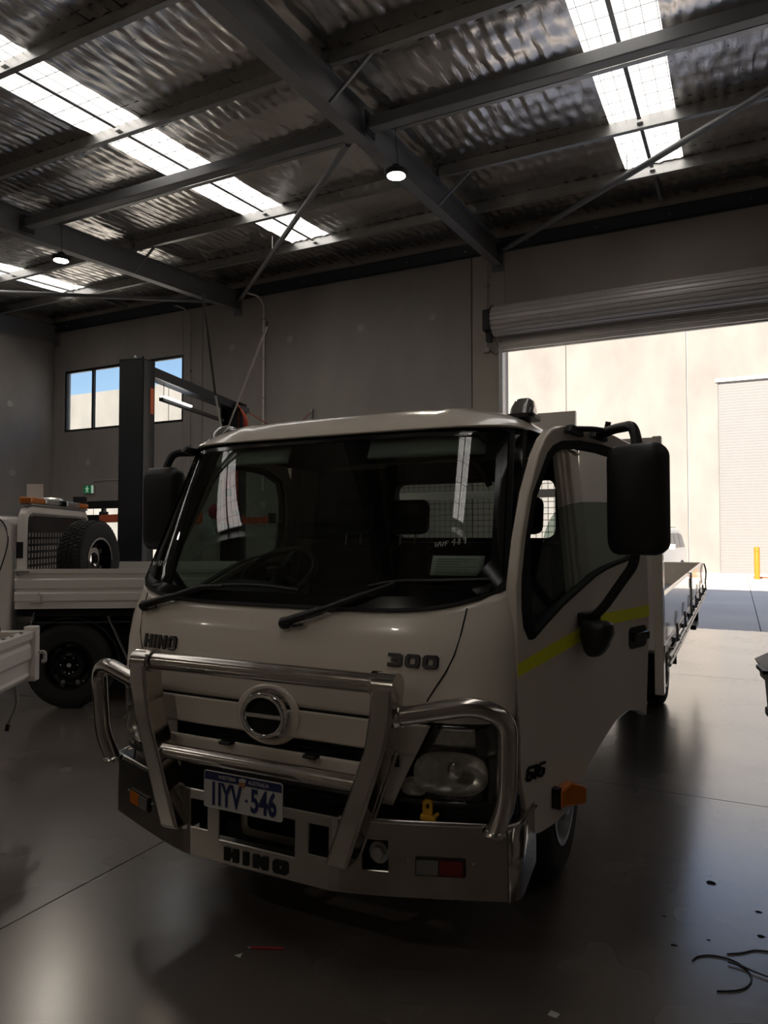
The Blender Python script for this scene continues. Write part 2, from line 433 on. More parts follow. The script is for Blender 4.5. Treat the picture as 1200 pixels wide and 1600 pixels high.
# purlins: lipped channels lapped over the rafters
for i, y in enumerate(PY):
    if i == 0 or y < YB: continue
    z = zr(y); m = MB()
    m.box(XL, XR, y-.001, y+.002, z, z+.2); m.box(XL, XR, y-.07, y, z, z+.003); m.box(XL, XR, y, y+.07, z+.197, z+.2)
    m.box(XL, XR, y-.07, y-.067, z, z+.018); m.box(XL, XR, y+.067, y+.07, z+.182, z+.2)
    m.build('purlin', 'galv', ceiling)
# bridging bars under the skylights
for c in (-7.2, -1.08, -13.75):
    for b in range(len(PY)-1):
        y1, y0 = PY[b], PY[b+1]
        if y0 < YB: break
        m = MB(); m.bar((c, y0+.09, zr(y0)+.11), (c, y1-.09, zr(y1)+.11), .05, .004); m.bar((c-.024, y0+.09, zr(y0)+.13), (c-.024, y1-.09, zr(y1)+.13), .003, .04)
        m.build('bridging_bar', 'steel_grey', ceiling)
        m = MB(); m.box(c-.05, c+.05, y0+.004, y0+.012, zr(y0)+.05, zr(y0)+.17); m.box(c-.04, c+.04, y0-.06, y0+.06, zr(y0)+.09, zr(y0)+.10)
        m.build('bridging_cleat', 'galv', ceiling)

# ---- eave beam along the top of the back wall
eave = tag(MB().box(XL, XR, WY-.09, WY-.082, 7.08, 7.33).box(XL, XR, WY-.09, WY-.0, 7.08, 7.09).box(XL, XR, WY-.09, WY, 7.32, 7.33).build('trim_1', 'steel_dark'), 'dark steel channel along the top of the back wall', kind='structure')
bm_ = MB().lathe([(.016, 0), (.016, .012), (.008, .02)], Matrix.Rotation(R(90), 4, 'X'), 8).mesh('bolt', 'galv')
for i in range(20):
    o = bpy.data.objects.new('bolt', bm_); COL.objects.link(o); o.parent = eave; o.location = (XL+.6+i*1.25, WY-.09, 7.19)

# ---- steel rafters with end plates and fly braces
RAF = [(-16.42, 'against the left wall'), (-10.34, 'second from the left, between lamp and window'), (-4.07, 'large and central, running to the roller door corner'), (2.2, 'right of the roller door, outside the picture')]
RLAB = ['dark steel roof rafter tight in the left wall corner', 'grey steel roof rafter ending left of the two antennas',
        'largest grey steel roof rafter, ending at the top left corner of the roller door', 'grey steel roof rafter beyond the right picture edge']
for (rx, _), lab in zip(RAF, RLAB):
    t = thing('steel_rafter', lab, 'rafter', (rx, WY-.012, zr(WY)), group='roof rafters')
    k = .067; L = WY-YB-.02; hD = .43; fw_ = .17 if rx > -16 else .12
    def rb(x0, x1, za, zb, y0=-.02, y1=-L):
        m = MB(); vs = []
        for yy_ in (y0, y1):
            vs += [(x0, yy_, yy_*k+za), (x1, yy_, yy_*k+za), (x1, yy_, yy_*k+zb), (x0, yy_, yy_*k+zb)]
        m.add(vs, [(0,1,2,3),(7,6,5,4),(0,4,5,1),(1,5,6,2),(2,6,7,3),(3,7,4,0)]); return m
    rb(-.005, .005, -hD+.012, -.012).build('web', 'steel_grey', t)
    rb(-fw_/2, fw_/2, -hD, -hD+.012).build('flange', 'steel_grey', t); rb(-fw_/2, fw_/2, -.012, 0).build('flange', 'steel_grey', t)
    MB().box(-fw_/2-.03, fw_/2+.03, -.02, 0, -hD-.12, .06).build('end_plate', 'steel_grey', t)
    for i in (2, 4, 6):
        y = PY[i]-WY; s = 1
        m = MB(); m.bar((.08*s, y, y*k-hD+.03), (.62*s, y+.02, y*k+.05), .035, .035); m.build('fly_brace', 'steel_grey', t)
        m = MB(); m.box(.0, .10, y-.05, y+.05, y*k, y*k+.012); m.box(-.02, .06, y-.04, y+.06, y*k, y*k+.17); m.build('purlin_cleat', 'steel_grey', t)
# ---- tie beams between rafters and diagonal braces
TLAB = ['square steel tie beam between the two left rafters', 'square steel tie beam left of the central rafter, crossing the left skylight', 'square steel tie beam right of the central rafter, crossing the right skylight']
for (a, b), lab in zip(((-16.35, -10.43), (-10.25, -4.16), (-3.98, 2.1)), TLAB):
    t = thing('tie_beam', lab, 'beam', (a, 7.62, 6.66), group='roof tie beams')
    MB().box(.02, b-a-.02, -.075, .075, -.075, .075).build('hollow_section', 'steel_grey', t, bevel=.012)
    for x_ in (0, b-a-.02): MB().box(x_, x_+.02, -.12, .12, -.13, .13).build('end_plate', 'steel_dark', t)
BLAB = ['round steel wind brace crossing in front of the left skylight', 'long round steel wind brace crossing in front of the right skylight', 'round steel wind brace at the far left under the roof']
for (a, b), lab in zip((((-10.15, 13.0, 7.0), (-4.25, 7.72, 6.66)), ((-3.85, 12.85, 6.98), (2.1, 7.72, 6.66)), ((-10.5, 12.95, 7.0), (-16.3, 7.75, 6.66))), BLAB):
    t = thing('wind_brace', lab, 'brace', a, group='roof wind braces')
    av = Vector(a); bv = Vector(b)-av
    MB().tube([bv*.03, bv*.97], .044, 14).build('tube', 'steel_grey', t, smooth=40)
    for k0, k1 in ((0, .04), (.96, 1)): MB().bar(bv*k0, bv*k1, .1, .012).build('end_plate', 'steel_grey', t)
    # hanger rod to the purlin above
    p = bv*.42 ; MB().tube([p+Vector((0,0,.05)), p+Vector((0,0,.32))], .006, 6).build('hanger_rod', 'galv', t)

# ---- high window
win = thing('window_1', 'high black framed window of four panes in the back wall', None, (WX0, WY, WZ0), kind='structure')
ww = WX1-WX0; wh = WZ1-WZ0
m = MB(); m.box(0, ww, .03, .10, 0, .06).box(0, ww, .03, .10, wh-.06, wh).box(0, .06, .03, .10, .06, wh-.06).box(ww-.06, ww, .03, .10, .06, wh-.06)
m.build('window_frame', 'black_frame', win)
for i in range(1, 4): MB().box(ww*i/4-.035, ww*i/4+.035, .03, .10, .06, wh-.06).build('mullion', 'black_frame', win)
for i in range(4): MB().box(ww*i/4+.02, ww*(i+1)/4-.02, .062, .068, .05, wh-.05).build('pane', 'window_glass', win)

# ---- glazed shopfront door at the far left
sf = thing('door_2', 'black framed glazed door front under the exit sign', None, (SX0, WY, 0), kind='structure')
sw = SX1-SX0
m = MB(); m.box(0, sw, .02, .12, SZ-.19, SZ).box(0, .07, .02, .12, 0, SZ-.19).box(sw-.07, sw, .02, .12, 0, SZ-.19); m.build('door_frame', 'black_frame', sf)
MB().box(.07, sw-.07, .02, .12, 1.97, 2.13).build('transom', 'black_frame', sf)
for f in (.25, .5, .75): MB().box(sw*f-.04, sw*f+.04, .02, .12, 0, SZ-.19).build('mullion', 'black_frame', sf)
for i in range(4):
    MB().box(sw*i/4+.04, sw*(i+1)/4-.04, .06, .066, 2.13, SZ-.19).build('transom_pane', 'window_glass', sf)
    MB().box(sw*i/4+.04, sw*(i+1)/4-.04, .06, .066, .08, 1.97).build('pane', 'window_glass', sf)
    MB().box(sw*i/4+.04, sw*(i+1)/4-.04, .03, .11, 0, .08).build('bottom_rail', 'black_frame', sf)

# ---- roller door: coil, hanging curtain, guides, motor
rd = thing('door_1', 'rolled-up ribbed steel roller door above the wide opening', None, (DX0, WY, DZ), kind='structure')
dw = DX1-DX0
def coil(cx0, cx1, r0, r1, n=40):
    m = MB(); ring0 = []; ring1 = []
    for j in range(n*3):
        a = 2*PI*j/(n*3); r_ = r1 if (j % 6) < 4 else r0
        ring0.append((cx0, r_*math.cos(a), r_*math.sin(a))); ring1.append((cx1, r_*math.cos(a), r_*math.sin(a)))
    m.loft([ring0, ring1]); return m
cl = coil(-.10, dw+.1, .258, .28).build('curtain_coil', 'door_curtain', rd, loc=(0, -.44, .37))
MB().lathe([(.30, -.012), (.30, .0), (.08, .02), (.08, .12)], Matrix.Translation((-.10, -.44, .37)) @ Matrix.Rotation(R(-90), 4, 'Y'), 32).build('coil_end', 'black_plastic', rd, smooth=40)
for i in range(5):
    z0 = -.12+i*.09
    m = MB(); m.prism([(-.19, z0+.004), (-.155, z0+.02), (-.155, z0+.07), (-.19, z0+.086), (-.195, z0+.086), (-.195, z0+.004)], lambda a, b, w_: (w_, a, b), -.02, dw+.02)
    m.build('curtain_slat', 'door_curtain', rd)
MB().box(-.02, dw+.02, -.21, -.15, -.165, -.122).build('bottom_bar', 'galv', rd, bevel=.006)
for x0 in (-.08, dw): MB().box(x0, x0+.08, -.2, -.0, -DZ, .06).build('guide_channel', 'galv', rd, bevel=.006)
MB().box(-.27, -.12, -.60, -.30, .18, .58).box(-.24, -.13, -.5, -.34, .0, .18).build('motor', 'black_plastic', rd, bevel=.02)
MB().box(-.43, -.30, -.07, -.005, -.09, .0).build('control_box', 'plate_white', rd, bevel=.008)
MB().tube(smooth_path([(-.30, -.04, -.06), (-.16, -.05, -.16), (-.10, -.12, -.05), (-.13, -.3, .1)], 8), .006, 6).build('cable', 'black_plastic', rd, smooth=60)

# ---- conduits on the back wall
CLAB = ['white conduit down the back wall beside the right antenna', 'thin conduit down the wall right of the high window', 'thin conduit from the rafter down to the roller door control box']
for (x, z0, hook), lab in zip(((-9.58, 2.6, .35), (-11.75, 2.55, .25), (-4.29, 5.25, .0)), CLAB):
    t = thing('wall_conduit', lab, 'conduit', (x, WY-.02, z0), group='wall conduits')
    pts = [(0, -.02, 0), (0, -.02, 6.85-z0)]
    if hook: pts += [(-hook*.25, -.09, 7.05-z0), (-hook, -.25, 7.12-z0)]
    MB().tube(fillet(pts, .12), .022 if hook > .3 else .014, 10).build('pipe', 'white_paint_ute' if hook > .3 else 'patch_concrete', t, smooth=50)
    n = 5 if z0 < 4 else 2
    for i in range(n): MB().box(-.04, .05, -.05, .0, .3+i*.9, .33+i*.9).build('saddle_clip', 'galv', t)
# horizontal conduit to the exit sign and vertical post for the hose
t = thing('wall_conduit', 'thin horizontal conduit running right from above the exit sign', 'conduit', (-15.0, WY-.01, 3.02), group='wall conduits')
MB().tube(fillet([(0, -.012, -.16), (0, -.012, 0), (4.2, -.012, 0)], .04), .012, 8).build('pipe', 'patch_concrete', t, smooth=50)

# ---- exit sign
t = thing('exit_sign', 'small green running-man exit sign above the glazed door', 'sign', (-15.09, WY-.02, 2.79))
MB().box(-.19, .19, -.06, .0, -.11, .11).build('housing', 'plate_white', t, bevel=.01)
MB().box(-.18, .11, -.066, -.06, -.10, .10).build('green_face', 'exit_green', t)
MB().box(.11, .18, -.066, -.06, -.10, .10).build('door_symbol', 'exit_white', t)
m = MB(); f = lambda a, b, w_: (a, w_, b)
for poly in ([(-.06,.05),(-.02,.05),(-.02,.085),(-.06,.085)], [(-.07,-.02),(-.02,-.02),(-.01,.045),(-.06,.045)], [(-.11,.0),(-.06,.015),(-.06,.035),(-.11,.02)], [(-.02,.02),(.03,.0),(.03,.015),(-.02,.04)], [(-.10,-.08),(-.08,-.08),(-.045,-.02),(-.065,-.02)], [(-.045,-.02),(-.025,-.02),(.01,-.06),(.0,-.08),(-.015,-.075)]):
    m.prism(poly, f, -.069, -.066)
m.build('running_figure', 'exit_white', t)

# ---- high bay lamps; those out of view are added to brighten the room
LAMPS = [(-10.2, 8.23, 'round high bay lamp hanging at the far left rafter'), (-3.88, 8.18, 'lit round high bay lamp hanging beside the central rafter'),
         (-10.2, .6, 'added fill lamp over the near left bay, out of view'), (-10.2, -6.0, 'added fill lamp over the left bay behind the camera, out of view'),
         (-3.88, -3.6, 'added fill lamp over the middle bay behind the camera, out of view')]
for x, y, lab in LAMPS:
    z = 6.28-.067*(8.2-y); t = thing('high_bay_lamp', lab, 'lamp', (x, y, z), group='high bay lamps')
    MB().lathe([(.135, -.02), (.15, .0), (.155, .035), (.12, .06), (.07, .075), (.05, .12)], None, 32).build('housing', 'black_plastic', t, smooth=40)
    MB().lathe([(.115, -.022), (.125, -.012), (.125, -.004)], None, 32).build('diffuser', 'lamp_white', t)
    MB().lathe([(.012, -.03), (.012, -.02)], None, 10).build('sensor', 'black_plastic', t)
    zt = zr(y)-z+.16
    MB().tube(smooth_path([(0, 0, .11), (.02, 0, .2), (-.01, 0, zt*.6), (0, 0, zt)], 6), .005, 6).build('hanging_cable', 'black_plastic', t)
    MB().box(-.07, .07, -.03, .03, zt, zt+.03).build('hook_bracket', 'black_plastic', t)

# ================================================================== OUTSIDE
OY = 33.26
opp = thing('warehouse_building', 'sunlit pale concrete warehouse across the driveway', 'building', (0, OY, 0))
oj = [-70, -60.2, -50.4, -44.2, -37.8, -31.4, -25, -18.6, -12.2, -7.0, -1.82]
for i in range(len(oj)-1):
    MB().box(oj[i]+.02, oj[i+1]-.02, 0, .3, -.05, 11.0).build('wall_panel', 'outer_wall', opp, bevel=.02, seg=1)
MB().box(-1.80, -.62, 0, .3, -.05, 11.0).build('wall_panel', 'outer_wall', opp); MB().box(-.62, 6.2, 0, .3, 8.15, 11.0).build('wall_panel', 'outer_wall', opp)
for a, b in ((6.2, 14), (14.03, 24), (24.03, 40)): MB().box(a, b, 0, .3, -.05, 11.0).build('wall_panel', 'outer_wall', opp)
MB().box(-70, 40, .1, .25, 0, 10.9).build('joint_sealant', 'patch_concrete', opp)
ds = MB()
od = MB().box(-.62, 6.2, .06, .1, -.05, 8.15).build('roller_door', 'opp_door', opp)
for i in range(68): MB().box(-.6, 6.18, .054, .062, i*.12, i*.12+.115).build('door_slat', 'opp_door', od)
MB().box(-.72, 6.3, -.06, .02, 8.1, 8.24).build('door_head_flashing', 'suv_paint', opp)
t = thing('bollard', 'yellow steel bollard standing in front of the far roller door', 'bollard', (.66, 29.06, -.005))
MB().lathe([(.095, 0), (.095, 1.12), (.085, 1.16), (.05, 1.18), (.0, 1.185)], None, 24, cap=False).build('post', 'bollard_yellow', t, smooth=40)
MB().lathe([(.098, 1.0), (.098, 1.05)], None, 24).build('band', 'bollard_yellow', t)
t = thing('pipe_bracket', 'low metal pipe bracket beside the yellow bollard', 'pipe', (1.75, 29.9, -.005))
MB().tube(fillet([(0, 0, 0), (0, 0, .55), (.5, 0, .55), (.5, 0, 0)], .06), .035, 8).build('hoop', 'galv', t); MB().box(-1.2, .6, -.08, .08, 0, .05).build('base_plate', 'red_hose', t)
# SUV
t = thing('suv_car', 'white four wheel drive car parked outside, half hidden behind the truck tray', 'car', (-2.7, 24.2, -.005), R(84))
prof = [(-2.3, .45), (-2.35, .9), (-2.2, 1.05), (-1.15, 1.16), (-.45, 1.72), (-.2, 1.80), (1.5, 1.82), (1.95, 1.70), (2.3, 1.12), (2.35, .9), (2.3, .42)]
m = MB(); rings = []
for sx, ins in ((-.93, .10), (-.90, .0), (.90, .0), (.93, .10)):
    rings.append([(p[0], sx*(1 - (.12 if p[1] > 1.3 else 0)), p[1]) for p in prof])
m.loft(rings); m.build('body', 'suv_paint', t, smooth=35, bevel=.04)
for s in (-1, 1):
    for poly in ([(-.85, 1.2), (-.4, 1.62), (.25, 1.66), (.25, 1.2)], [(.33, 1.2), (.33, 1.66), (1.1, 1.67), (1.1, 1.2)], [(1.18, 1.2), (1.18, 1.67), (1.75, 1.6), (1.95, 1.2)]):
        MB().prism(poly, lambda a, b, w_, s=s: (a, s*(w_ - (b-1.2)*.16), b), .925, .945).build('side_window', 'suv_glass', t)
    MB().box(-.85, -.7, s*.95 if s > 0 else -1.13, 1.13 if s > 0 else -.95, 1.15, 1.33).build('wing_mirror', 'suv_paint', t, bevel=.03)
    MB().tube([(-.1, s*.72, 1.84), (1.5, s*.72, 1.86)], .02, 8).build('roof_rail', 'galv', t)
    for y in (-1.45, 1.45):
        M_ = Matrix.Translation((y, s*.86, .39)) @ Matrix.Rotation(R(90), 4, 'X')
        wl = MB().lathe([(.2, -.11), (.36, -.11), (.39, -.07), (.39, .07), (.36, .11), (.2, .11)], M_, 28).build('wheel', 'rubber', t, smooth=40)
        MB().lathe([(.23, -.115), (.23, .115)], M_, 20).build('rim', 'galv', wl)
    MB().box(-2.37, -2.30, s*.55-.18, s*.55+.18, .82, 1.0).build('headlight', 'clear_lens', t, bevel=.03)
MB().prism([(-.78, .0), (-.72, .05), (.72, .05), (.78, .0)], lambda a, b, w_: (-1.12+w_*.68, a*.95, 1.19+w_*.52+b*.3), 0, 1).build('windscreen', 'suv_glass', t)
MB().box(-2.38, -2.32, -.35, .35, .6, .95).build('grille', 'black_plastic', t, bevel=.02)

# ================================================================== THE TRUCK
TX, TY = -1.65, 2.2
truck = thing('light_truck', 'white cab-over light truck with polished bull bar and open passenger door', 'truck', (TX, TY, 0))
def ip(z, pts):
    if z <= pts[0][0]: return pts[0][1]
    for (a, b), (c, d) in zip(pts, pts[1:]):
        if z <= c: return b+(d-b)*(z-a)/(c-a)
    return pts[-1][1]
YF = [(.4,.22),(.55,.17),(.75,.13),(.95,.12),(1.15,.14),(1.25,.165),(1.33,.20),(1.45,.25),(2.05,.53),(2.12,.62),(2.2,.9)]
HW = [(.4,.92),(1.33,.925),(2.05,.86),(2.2,.8)]
ND, DD = 5., .40
def yfr(x, z):
    a = min(abs(x)/ip(z, HW), .99995); return ip(z, YF)+DD*(1-(1-a**ND)**(1/ND))
def xmx(z): return ip(z, HW)*.9965
def sp(x, z, off=0.): return (x, yfr(x, z)-off, z)
def warp(s):   # cluster samples near the corners
    return math.copysign(1-(1-abs(s))**2.0, s)
def patch(name, m, fn, nu, nv, off=0., parent=truck, solid=.006, smooth=40, label=None):
    return MB().grid(nu, nv, lambda u, v: sp(*fn(u, v), off)).build(name, m, parent, smooth=smooth, solid=solid, label=label)
def ztop(x): return 1.327+.095*(abs(x)/.9)**5

# ---- front panels
patch('bonnet_panel', 'white_paint', lambda u, v: ((lambda x: (x, .957+(ztop(x)-.957)*v))(warp(2*u-1)*xmx(.957+.4*v))), 60, 14)
def xin(z): return .545+.135*(z-.66)/.27          # inner edge of the headlights
def bump_e(x, z):                                   # raised surround of the emblem
    d = math.hypot(x/.15, (z-.90)/.125); return .014*max(0, 1-d**6) if d < 1 else 0
MB().grid(70, 12, lambda u, v: (lambda x, z: (x, yfr(x, z)-.012-bump_e(x, z), z))((2*u-1)*(xin(.84+.108*v)-.01), .84+.108*v-.0*(u))).build('grille_band', 'white_paint', truck, smooth=40, solid=.006)
# emblem surround reaching above and below the band
m = MB(); n = 40
ri = [(.112*math.cos(2*PI*j/n), .918+.094*math.sin(2*PI*j/n)) for j in range(n)]; ro = [(.15*math.cos(2*PI*j/n), .915+.118*math.sin(2*PI*j/n)) for j in range(n)]
m.ring(ro, ri, lambda a, b, w_: (a, yfr(a, b)-w_, b), .002, .022); m.build('emblem_surround', 'white_paint', truck, bevel=.008, smooth=40)
# slot, lower panel
MB().box(-.56, .56, .17, .30, .60, .845).build('grille_cavity', 'dark_cavity', truck)
for i in range(4): MB().box(-.5, .5, .158, .175, .792+i*.013, .797+i*.013).build('grille_slat', 'black_plastic', truck)
patch('lower_grille_panel', 'white_paint', lambda u, v: ((2*u-1)*(.47+.04*v), .715+.07*v), 40, 5, .01)
patch('lower_grille_lip', 'black_plastic', lambda u, v: ((2*u-1)*.46, .60+.10*v), 40, 5, -.02)
for s in (-1, 1):
    MB().box(s*.20-.03, s*.20+.03, .085, .125, .775, .79).build('grille_clip', 'black_plastic', truck, bevel=.006)
    patch('corner_trim', 'white_paint', lambda u, v, s=s: (s*(.475+(xin(.64+.2*v)-.012-.475)*u), .64+.20*v), 8, 8, .008)
    MB().box(s*.545-.015, s*.545+.015, .115, .14, .79, .83).build('trim_vent', 'black_plastic', truck)
    # outer corner filler beside the headlight and valance
    patch('corner_filler', 'black_plastic', lambda u, v, s=s: (s*(.9+(xmx(.6+.36*v)-.9)*u), .60+.355*v), 10, 8, .0)
    patch('valance', 'black_plastic', lambda u, v, s=s: (s*(.44+(.9-.44)*u), .56+.10*v), 14, 4, -.03)
    # headlight
    hl = patch('headlight', 'lamp_back', lambda u, v, s=s: (s*(xin(.675+.28*v)+(.905-xin(.675+.28*v))*u), .675+.275*v), 20, 10, -.09)
    patch('lens', 'lamp_glass', lambda u, v, s=s: (s*(xin(.675+.28*v)+(.905-xin(.675+.28*v))*u), .675+.275*v), 20, 10, .004, hl, .003)
    # upper inner reflector plate, main bowl, small bowl, indicator
    patch('reflector_plate', 'reflector', lambda u, v, s=s: (s*(xin(.86+.08*v)+.015+(.80-xin(.86+.08*v))*u), .865+.07*v), 10, 4, -.03, hl)
    def bowl(name, cx, cz, rx, rz, dep, m_):
        mm = MB(); rings = []
        for k in range(6):
            q = k/5; rr = math.cos(q*PI/2*.93)
            rings.append([(s*(cx+rx*rr*math.copysign(abs(math.cos(a))**.75, math.cos(a))), yfr(cx, cz)+.015+dep*q+.9*(abs(cx+rx*rr*math.cos(a))-cx)*.35, cz+rz*rr*math.copysign(abs(math.sin(a))**.75, math.sin(a))) for a in [2*PI*j/24 for j in range(24)]])
        mm.loft(rings, cap=False); return mm.build(name, m_, hl, smooth=50)
    bowl('main_reflector', .735, .775, .125, .078, .07, 'reflector'); bowl('side_reflector', .60, .715, .045, .034, .03, 'reflector'); bowl('indicator_bowl', .855, .885, .04, .05, .03, 'lamp_back')
    MB().lathe([(.03, 0), (.03, .02), (.016, .03)], Matrix.Translation((s*.745, yfr(.745, .78)+.04, .785)) @ Matrix.Rotation(R(90), 4, 'X'), 16).build('bulb_shield', 'chrome', hl, smooth=40)
    patch('bezel', 'black_plastic', lambda u, v, s=s: (s*(xin(.66)+.0+(.9-xin(.66))*u), .655+.02*v), 14, 2, .004, hl)
# bonnet shut lines
for s in (-1, 1):
    MB().tube([sp(s*x, z, .0035) for x, z in ((.773, 1.352), (.765, 1.27), (.748, 1.19), (.721, 1.129), (.69, 1.08), (.662, 1.033), (.65, .96))], .003, 5).build('shut_line', 'dark_cavity', truck)
MB().tube([sp(-.66+1.32*i/50, .9525+ (.0 if abs(-.66+1.32*i/50) > .15 else .0), .001) for i in range(51)], .005, 5).build('band_gap', 'dark_cavity', truck)
# emblem
em = MB(); n = 48
ell = lambda rx, rz: [(rx*math.cos(2*PI*j/n), .918+rz*math.sin(2*PI*j/n)) for j in range(n)]
fy = lambda a, b, w_: (a, .098-w_, b)
em.ring(ell(.106, .088), ell(.082, .068), fy, .0, .034)
eo = em.build('emblem', 'chrome', truck, bevel=.007, smooth=40, label='chrome oval ring emblem with bar')
MB().prism([(-.088, .908), (.088, .908), (.088, .928), (-.088, .928)], fy, .0, .03).build('cross_bar', 'chrome', eo, bevel=.004)
MB().prism(ell(.084, .07), fy, .0, .012).build('emblem_backing', 'dark_cavity', eo)
# block lettering badges
def shell_text(name, polys, x0, z0, m_, par, off0, off1, label=None):
    mm = MB()
    for p in polys: mm.prism(p, lambda a, b, w_: sp(x0+a, z0+b, w_), off0, off1)
    return mm.build(name, m_, par, label=label)
P_, wtot = block_text('HINO', .058, .050, .0155, .012); shell_text('badge_letters', P_, -.70, 1.125, 'badge_grey', truck, .002, .011, 'dark HINO badge letters')
P2 = [[(a+(-.0), b) for a, b in q] for q in P_]; shell_text('badge_letter_faces', [[(a*.97+.002, b*.94+.002) for a, b in q] for q in P_], -.70, 1.125, 'badge_metal', truck, .011, .012)
P_, wtot = block_text('300', .046, .056, .016, .012); shell_text('badge_numerals', P_, .505, 1.142, 'badge_grey', truck, .002, .011, 'dark 300 badge numerals')
shell_text('badge_numeral_faces', [[(a*.97+.002, b*.94+.002) for a, b in q] for q in P_], .505, 1.142, 'badge_metal', truck, .011, .012)

# ---- windscreen and surround
def loop(ins, k=28):
    """windscreen outline in (x, z), ins = inset"""
    pts = []
    zb = lambda x: ztop(x)+.004+ins
    zt = 2.07-ins*.8; xs_ = lambda z: ip(z, HW)-.028-ins*1.0
    c = .02+ins*1.2
    xb_ = xs_(1.42)
    for i in range(k): x = -xb_+c+(2*xb_-2*c)*i/(k-1); pts.append((x, zb(x*1.0)))
    for i in range(k): z = zb(xb_)+c+(zt-c-zb(xb_)-c)*i/(k-1); pts.append((xs_(z), z))
    xt = xs_(zt)
    for i in range(k): x = xt-c-(2*xt-2*c)*i/(k-1); pts.append((x, zt-.012*(abs(x)/xt)**3))
    for i in range(k): z = zt-c-(zt-c-zb(xb_)-c)*i/(k-1); pts.append((-xs_(z), z))
    return pts
MB().ring(loop(.0), loop(.05), lambda a, b, w_: sp(a, b, w_), -.004, .006).build('windscreen_surround', 'black_gloss', truck, smooth=40)
MB().ring(loop(-.004), loop(.008), lambda a, b, w_: sp(a, b, w_), -.004, .012).build('windscreen_seal', 'rubber', truck, smooth=40)
gl = loop(.045)
def wsfn(u, v):
    z0 = ztop(0)+.047; z1 = 2.07-.034
    z = z0+(z1-z0)*v; xg = ip(z, HW)-.06
    x = (2*u-1)*xg; z = max(z, ztop(x)+.047)
    return x, z
patch('windscreen', 'windscreen_glass', wsfn, 40, 20, .001, truck, None, 60)
for s in (-1, 1):
    patch('a_pillar', 'black_gloss', lambda u, v, s=s: (lambda z: (s*((ip(z, HW)-.026)+(xmx(z)-ip(z, HW)+.026)*u), z))(ztop(.9)-.02+(2.075-ztop(.9)+.02)*v), 8, 14, .002)
    MB().tube([(s*(ip(z, HW)-.035), yfr(ip(z, HW)-.035, z)+.10, z) for z in [1.35+.7*i/8 for i in range(9)]], .04, 8).build('pillar_trim', 'trim_dark', truck, smooth=50)
# scuttle strip below the glass
patch('cowl_strip', 'black_plastic', lambda u, v: ((lambda x: (x, ztop(x)-.004+.05*v))((2*u-1)*.84)), 40, 2, .0, solid=.004)
# ---- roof
def roof(u, v):
    y0 = .53; y1 = 1.86
    s = 2*u-1; x = warp(s)*.865
    yf_ = yfr(x*.985, 2.06)-.012; y = yf_+(y1-yf_)*(v**1.6)
    e = max(0, 1-(abs(x)/.866)**4)**.5; q = 1-math.exp(-(y-yf_)/.11)
    back = 1-math.exp(-(y1-y)/.05)
    rib = .008*(1 if .52 < abs(x) < .60 else 0)
    return (x, y, 2.063+(.125*q*(.25+.75*back))*e + rib*q*back + .01*q*e)
MB().grid(64, 40, roof).build('roof', 'white_paint', truck, smooth=50, solid=.01)
MB().grid(20, 10, lambda u, v: ((2*u-1)*.82, .62+1.2*v, 2.03+.04*(1-(2*u-1)**4))).build('headlining', 'trim_dark', truck, smooth=50)

# ---- door outline (s from the hinge, z) as seen in the photograph
D_OUT = [(0,1.12),(.012,.9),(.03,.70),(.085,.5),(.16,.492),(.25,.495),(.35,.512),(.41,.54),(.46,.585),(.56,.666),(.68,.735),(.80,.79),(.93,.813),(1.04,.792),(1.115,.755),(1.14,1.0),(1.155,1.25),(1.14,1.5),(1.10,1.80),(1.05,1.95),(.98,2.045),(.80,2.067),(.56,2.075),(.34,2.058),(.255,2.035),(.205,1.995),(.155,1.93),(.08,1.776),(.025,1.596),(-.012,1.42)]
W_IN = [(.034,1.40),(.034,1.35),(.045,1.28),(.078,1.235),(.10,1.232),(.12,1.236),(.17,1.262),(.22,1.286),(.28,1.314),(.333,1.339),(.42,1.372),(.51,1.406),(.606,1.442),(.71,1.468),(.82,1.487),(.96,1.505),(1.05,1.53),(1.06,1.60),(1.04,1.75),(1.01,1.87),(.96,1.95),(.80,1.995),(.676,2.003),(.475,2.003),(.33,1.988),(.265,1.965),(.225,1.935),(.117,1.775),(.07,1.62),(.04,1.48)]
def door_map(hx, hy, ang, sgn=1):
    c, s_ = math.cos(ang), math.sin(ang)
    return lambda s, z, off: (sgn*(hx+s*s_+off*c), hy+s*c-off*s_, z)
PHI = R(17)
dR = door_map(.93, .35, PHI, 1)
dL = lambda s, z, off: (-(ip(z, HW)-.012+off), .35+s+.24*max(0, min(1, (z-1.15)/.6))*(1-.75*min(1, max(0, s)/1.1)), z)
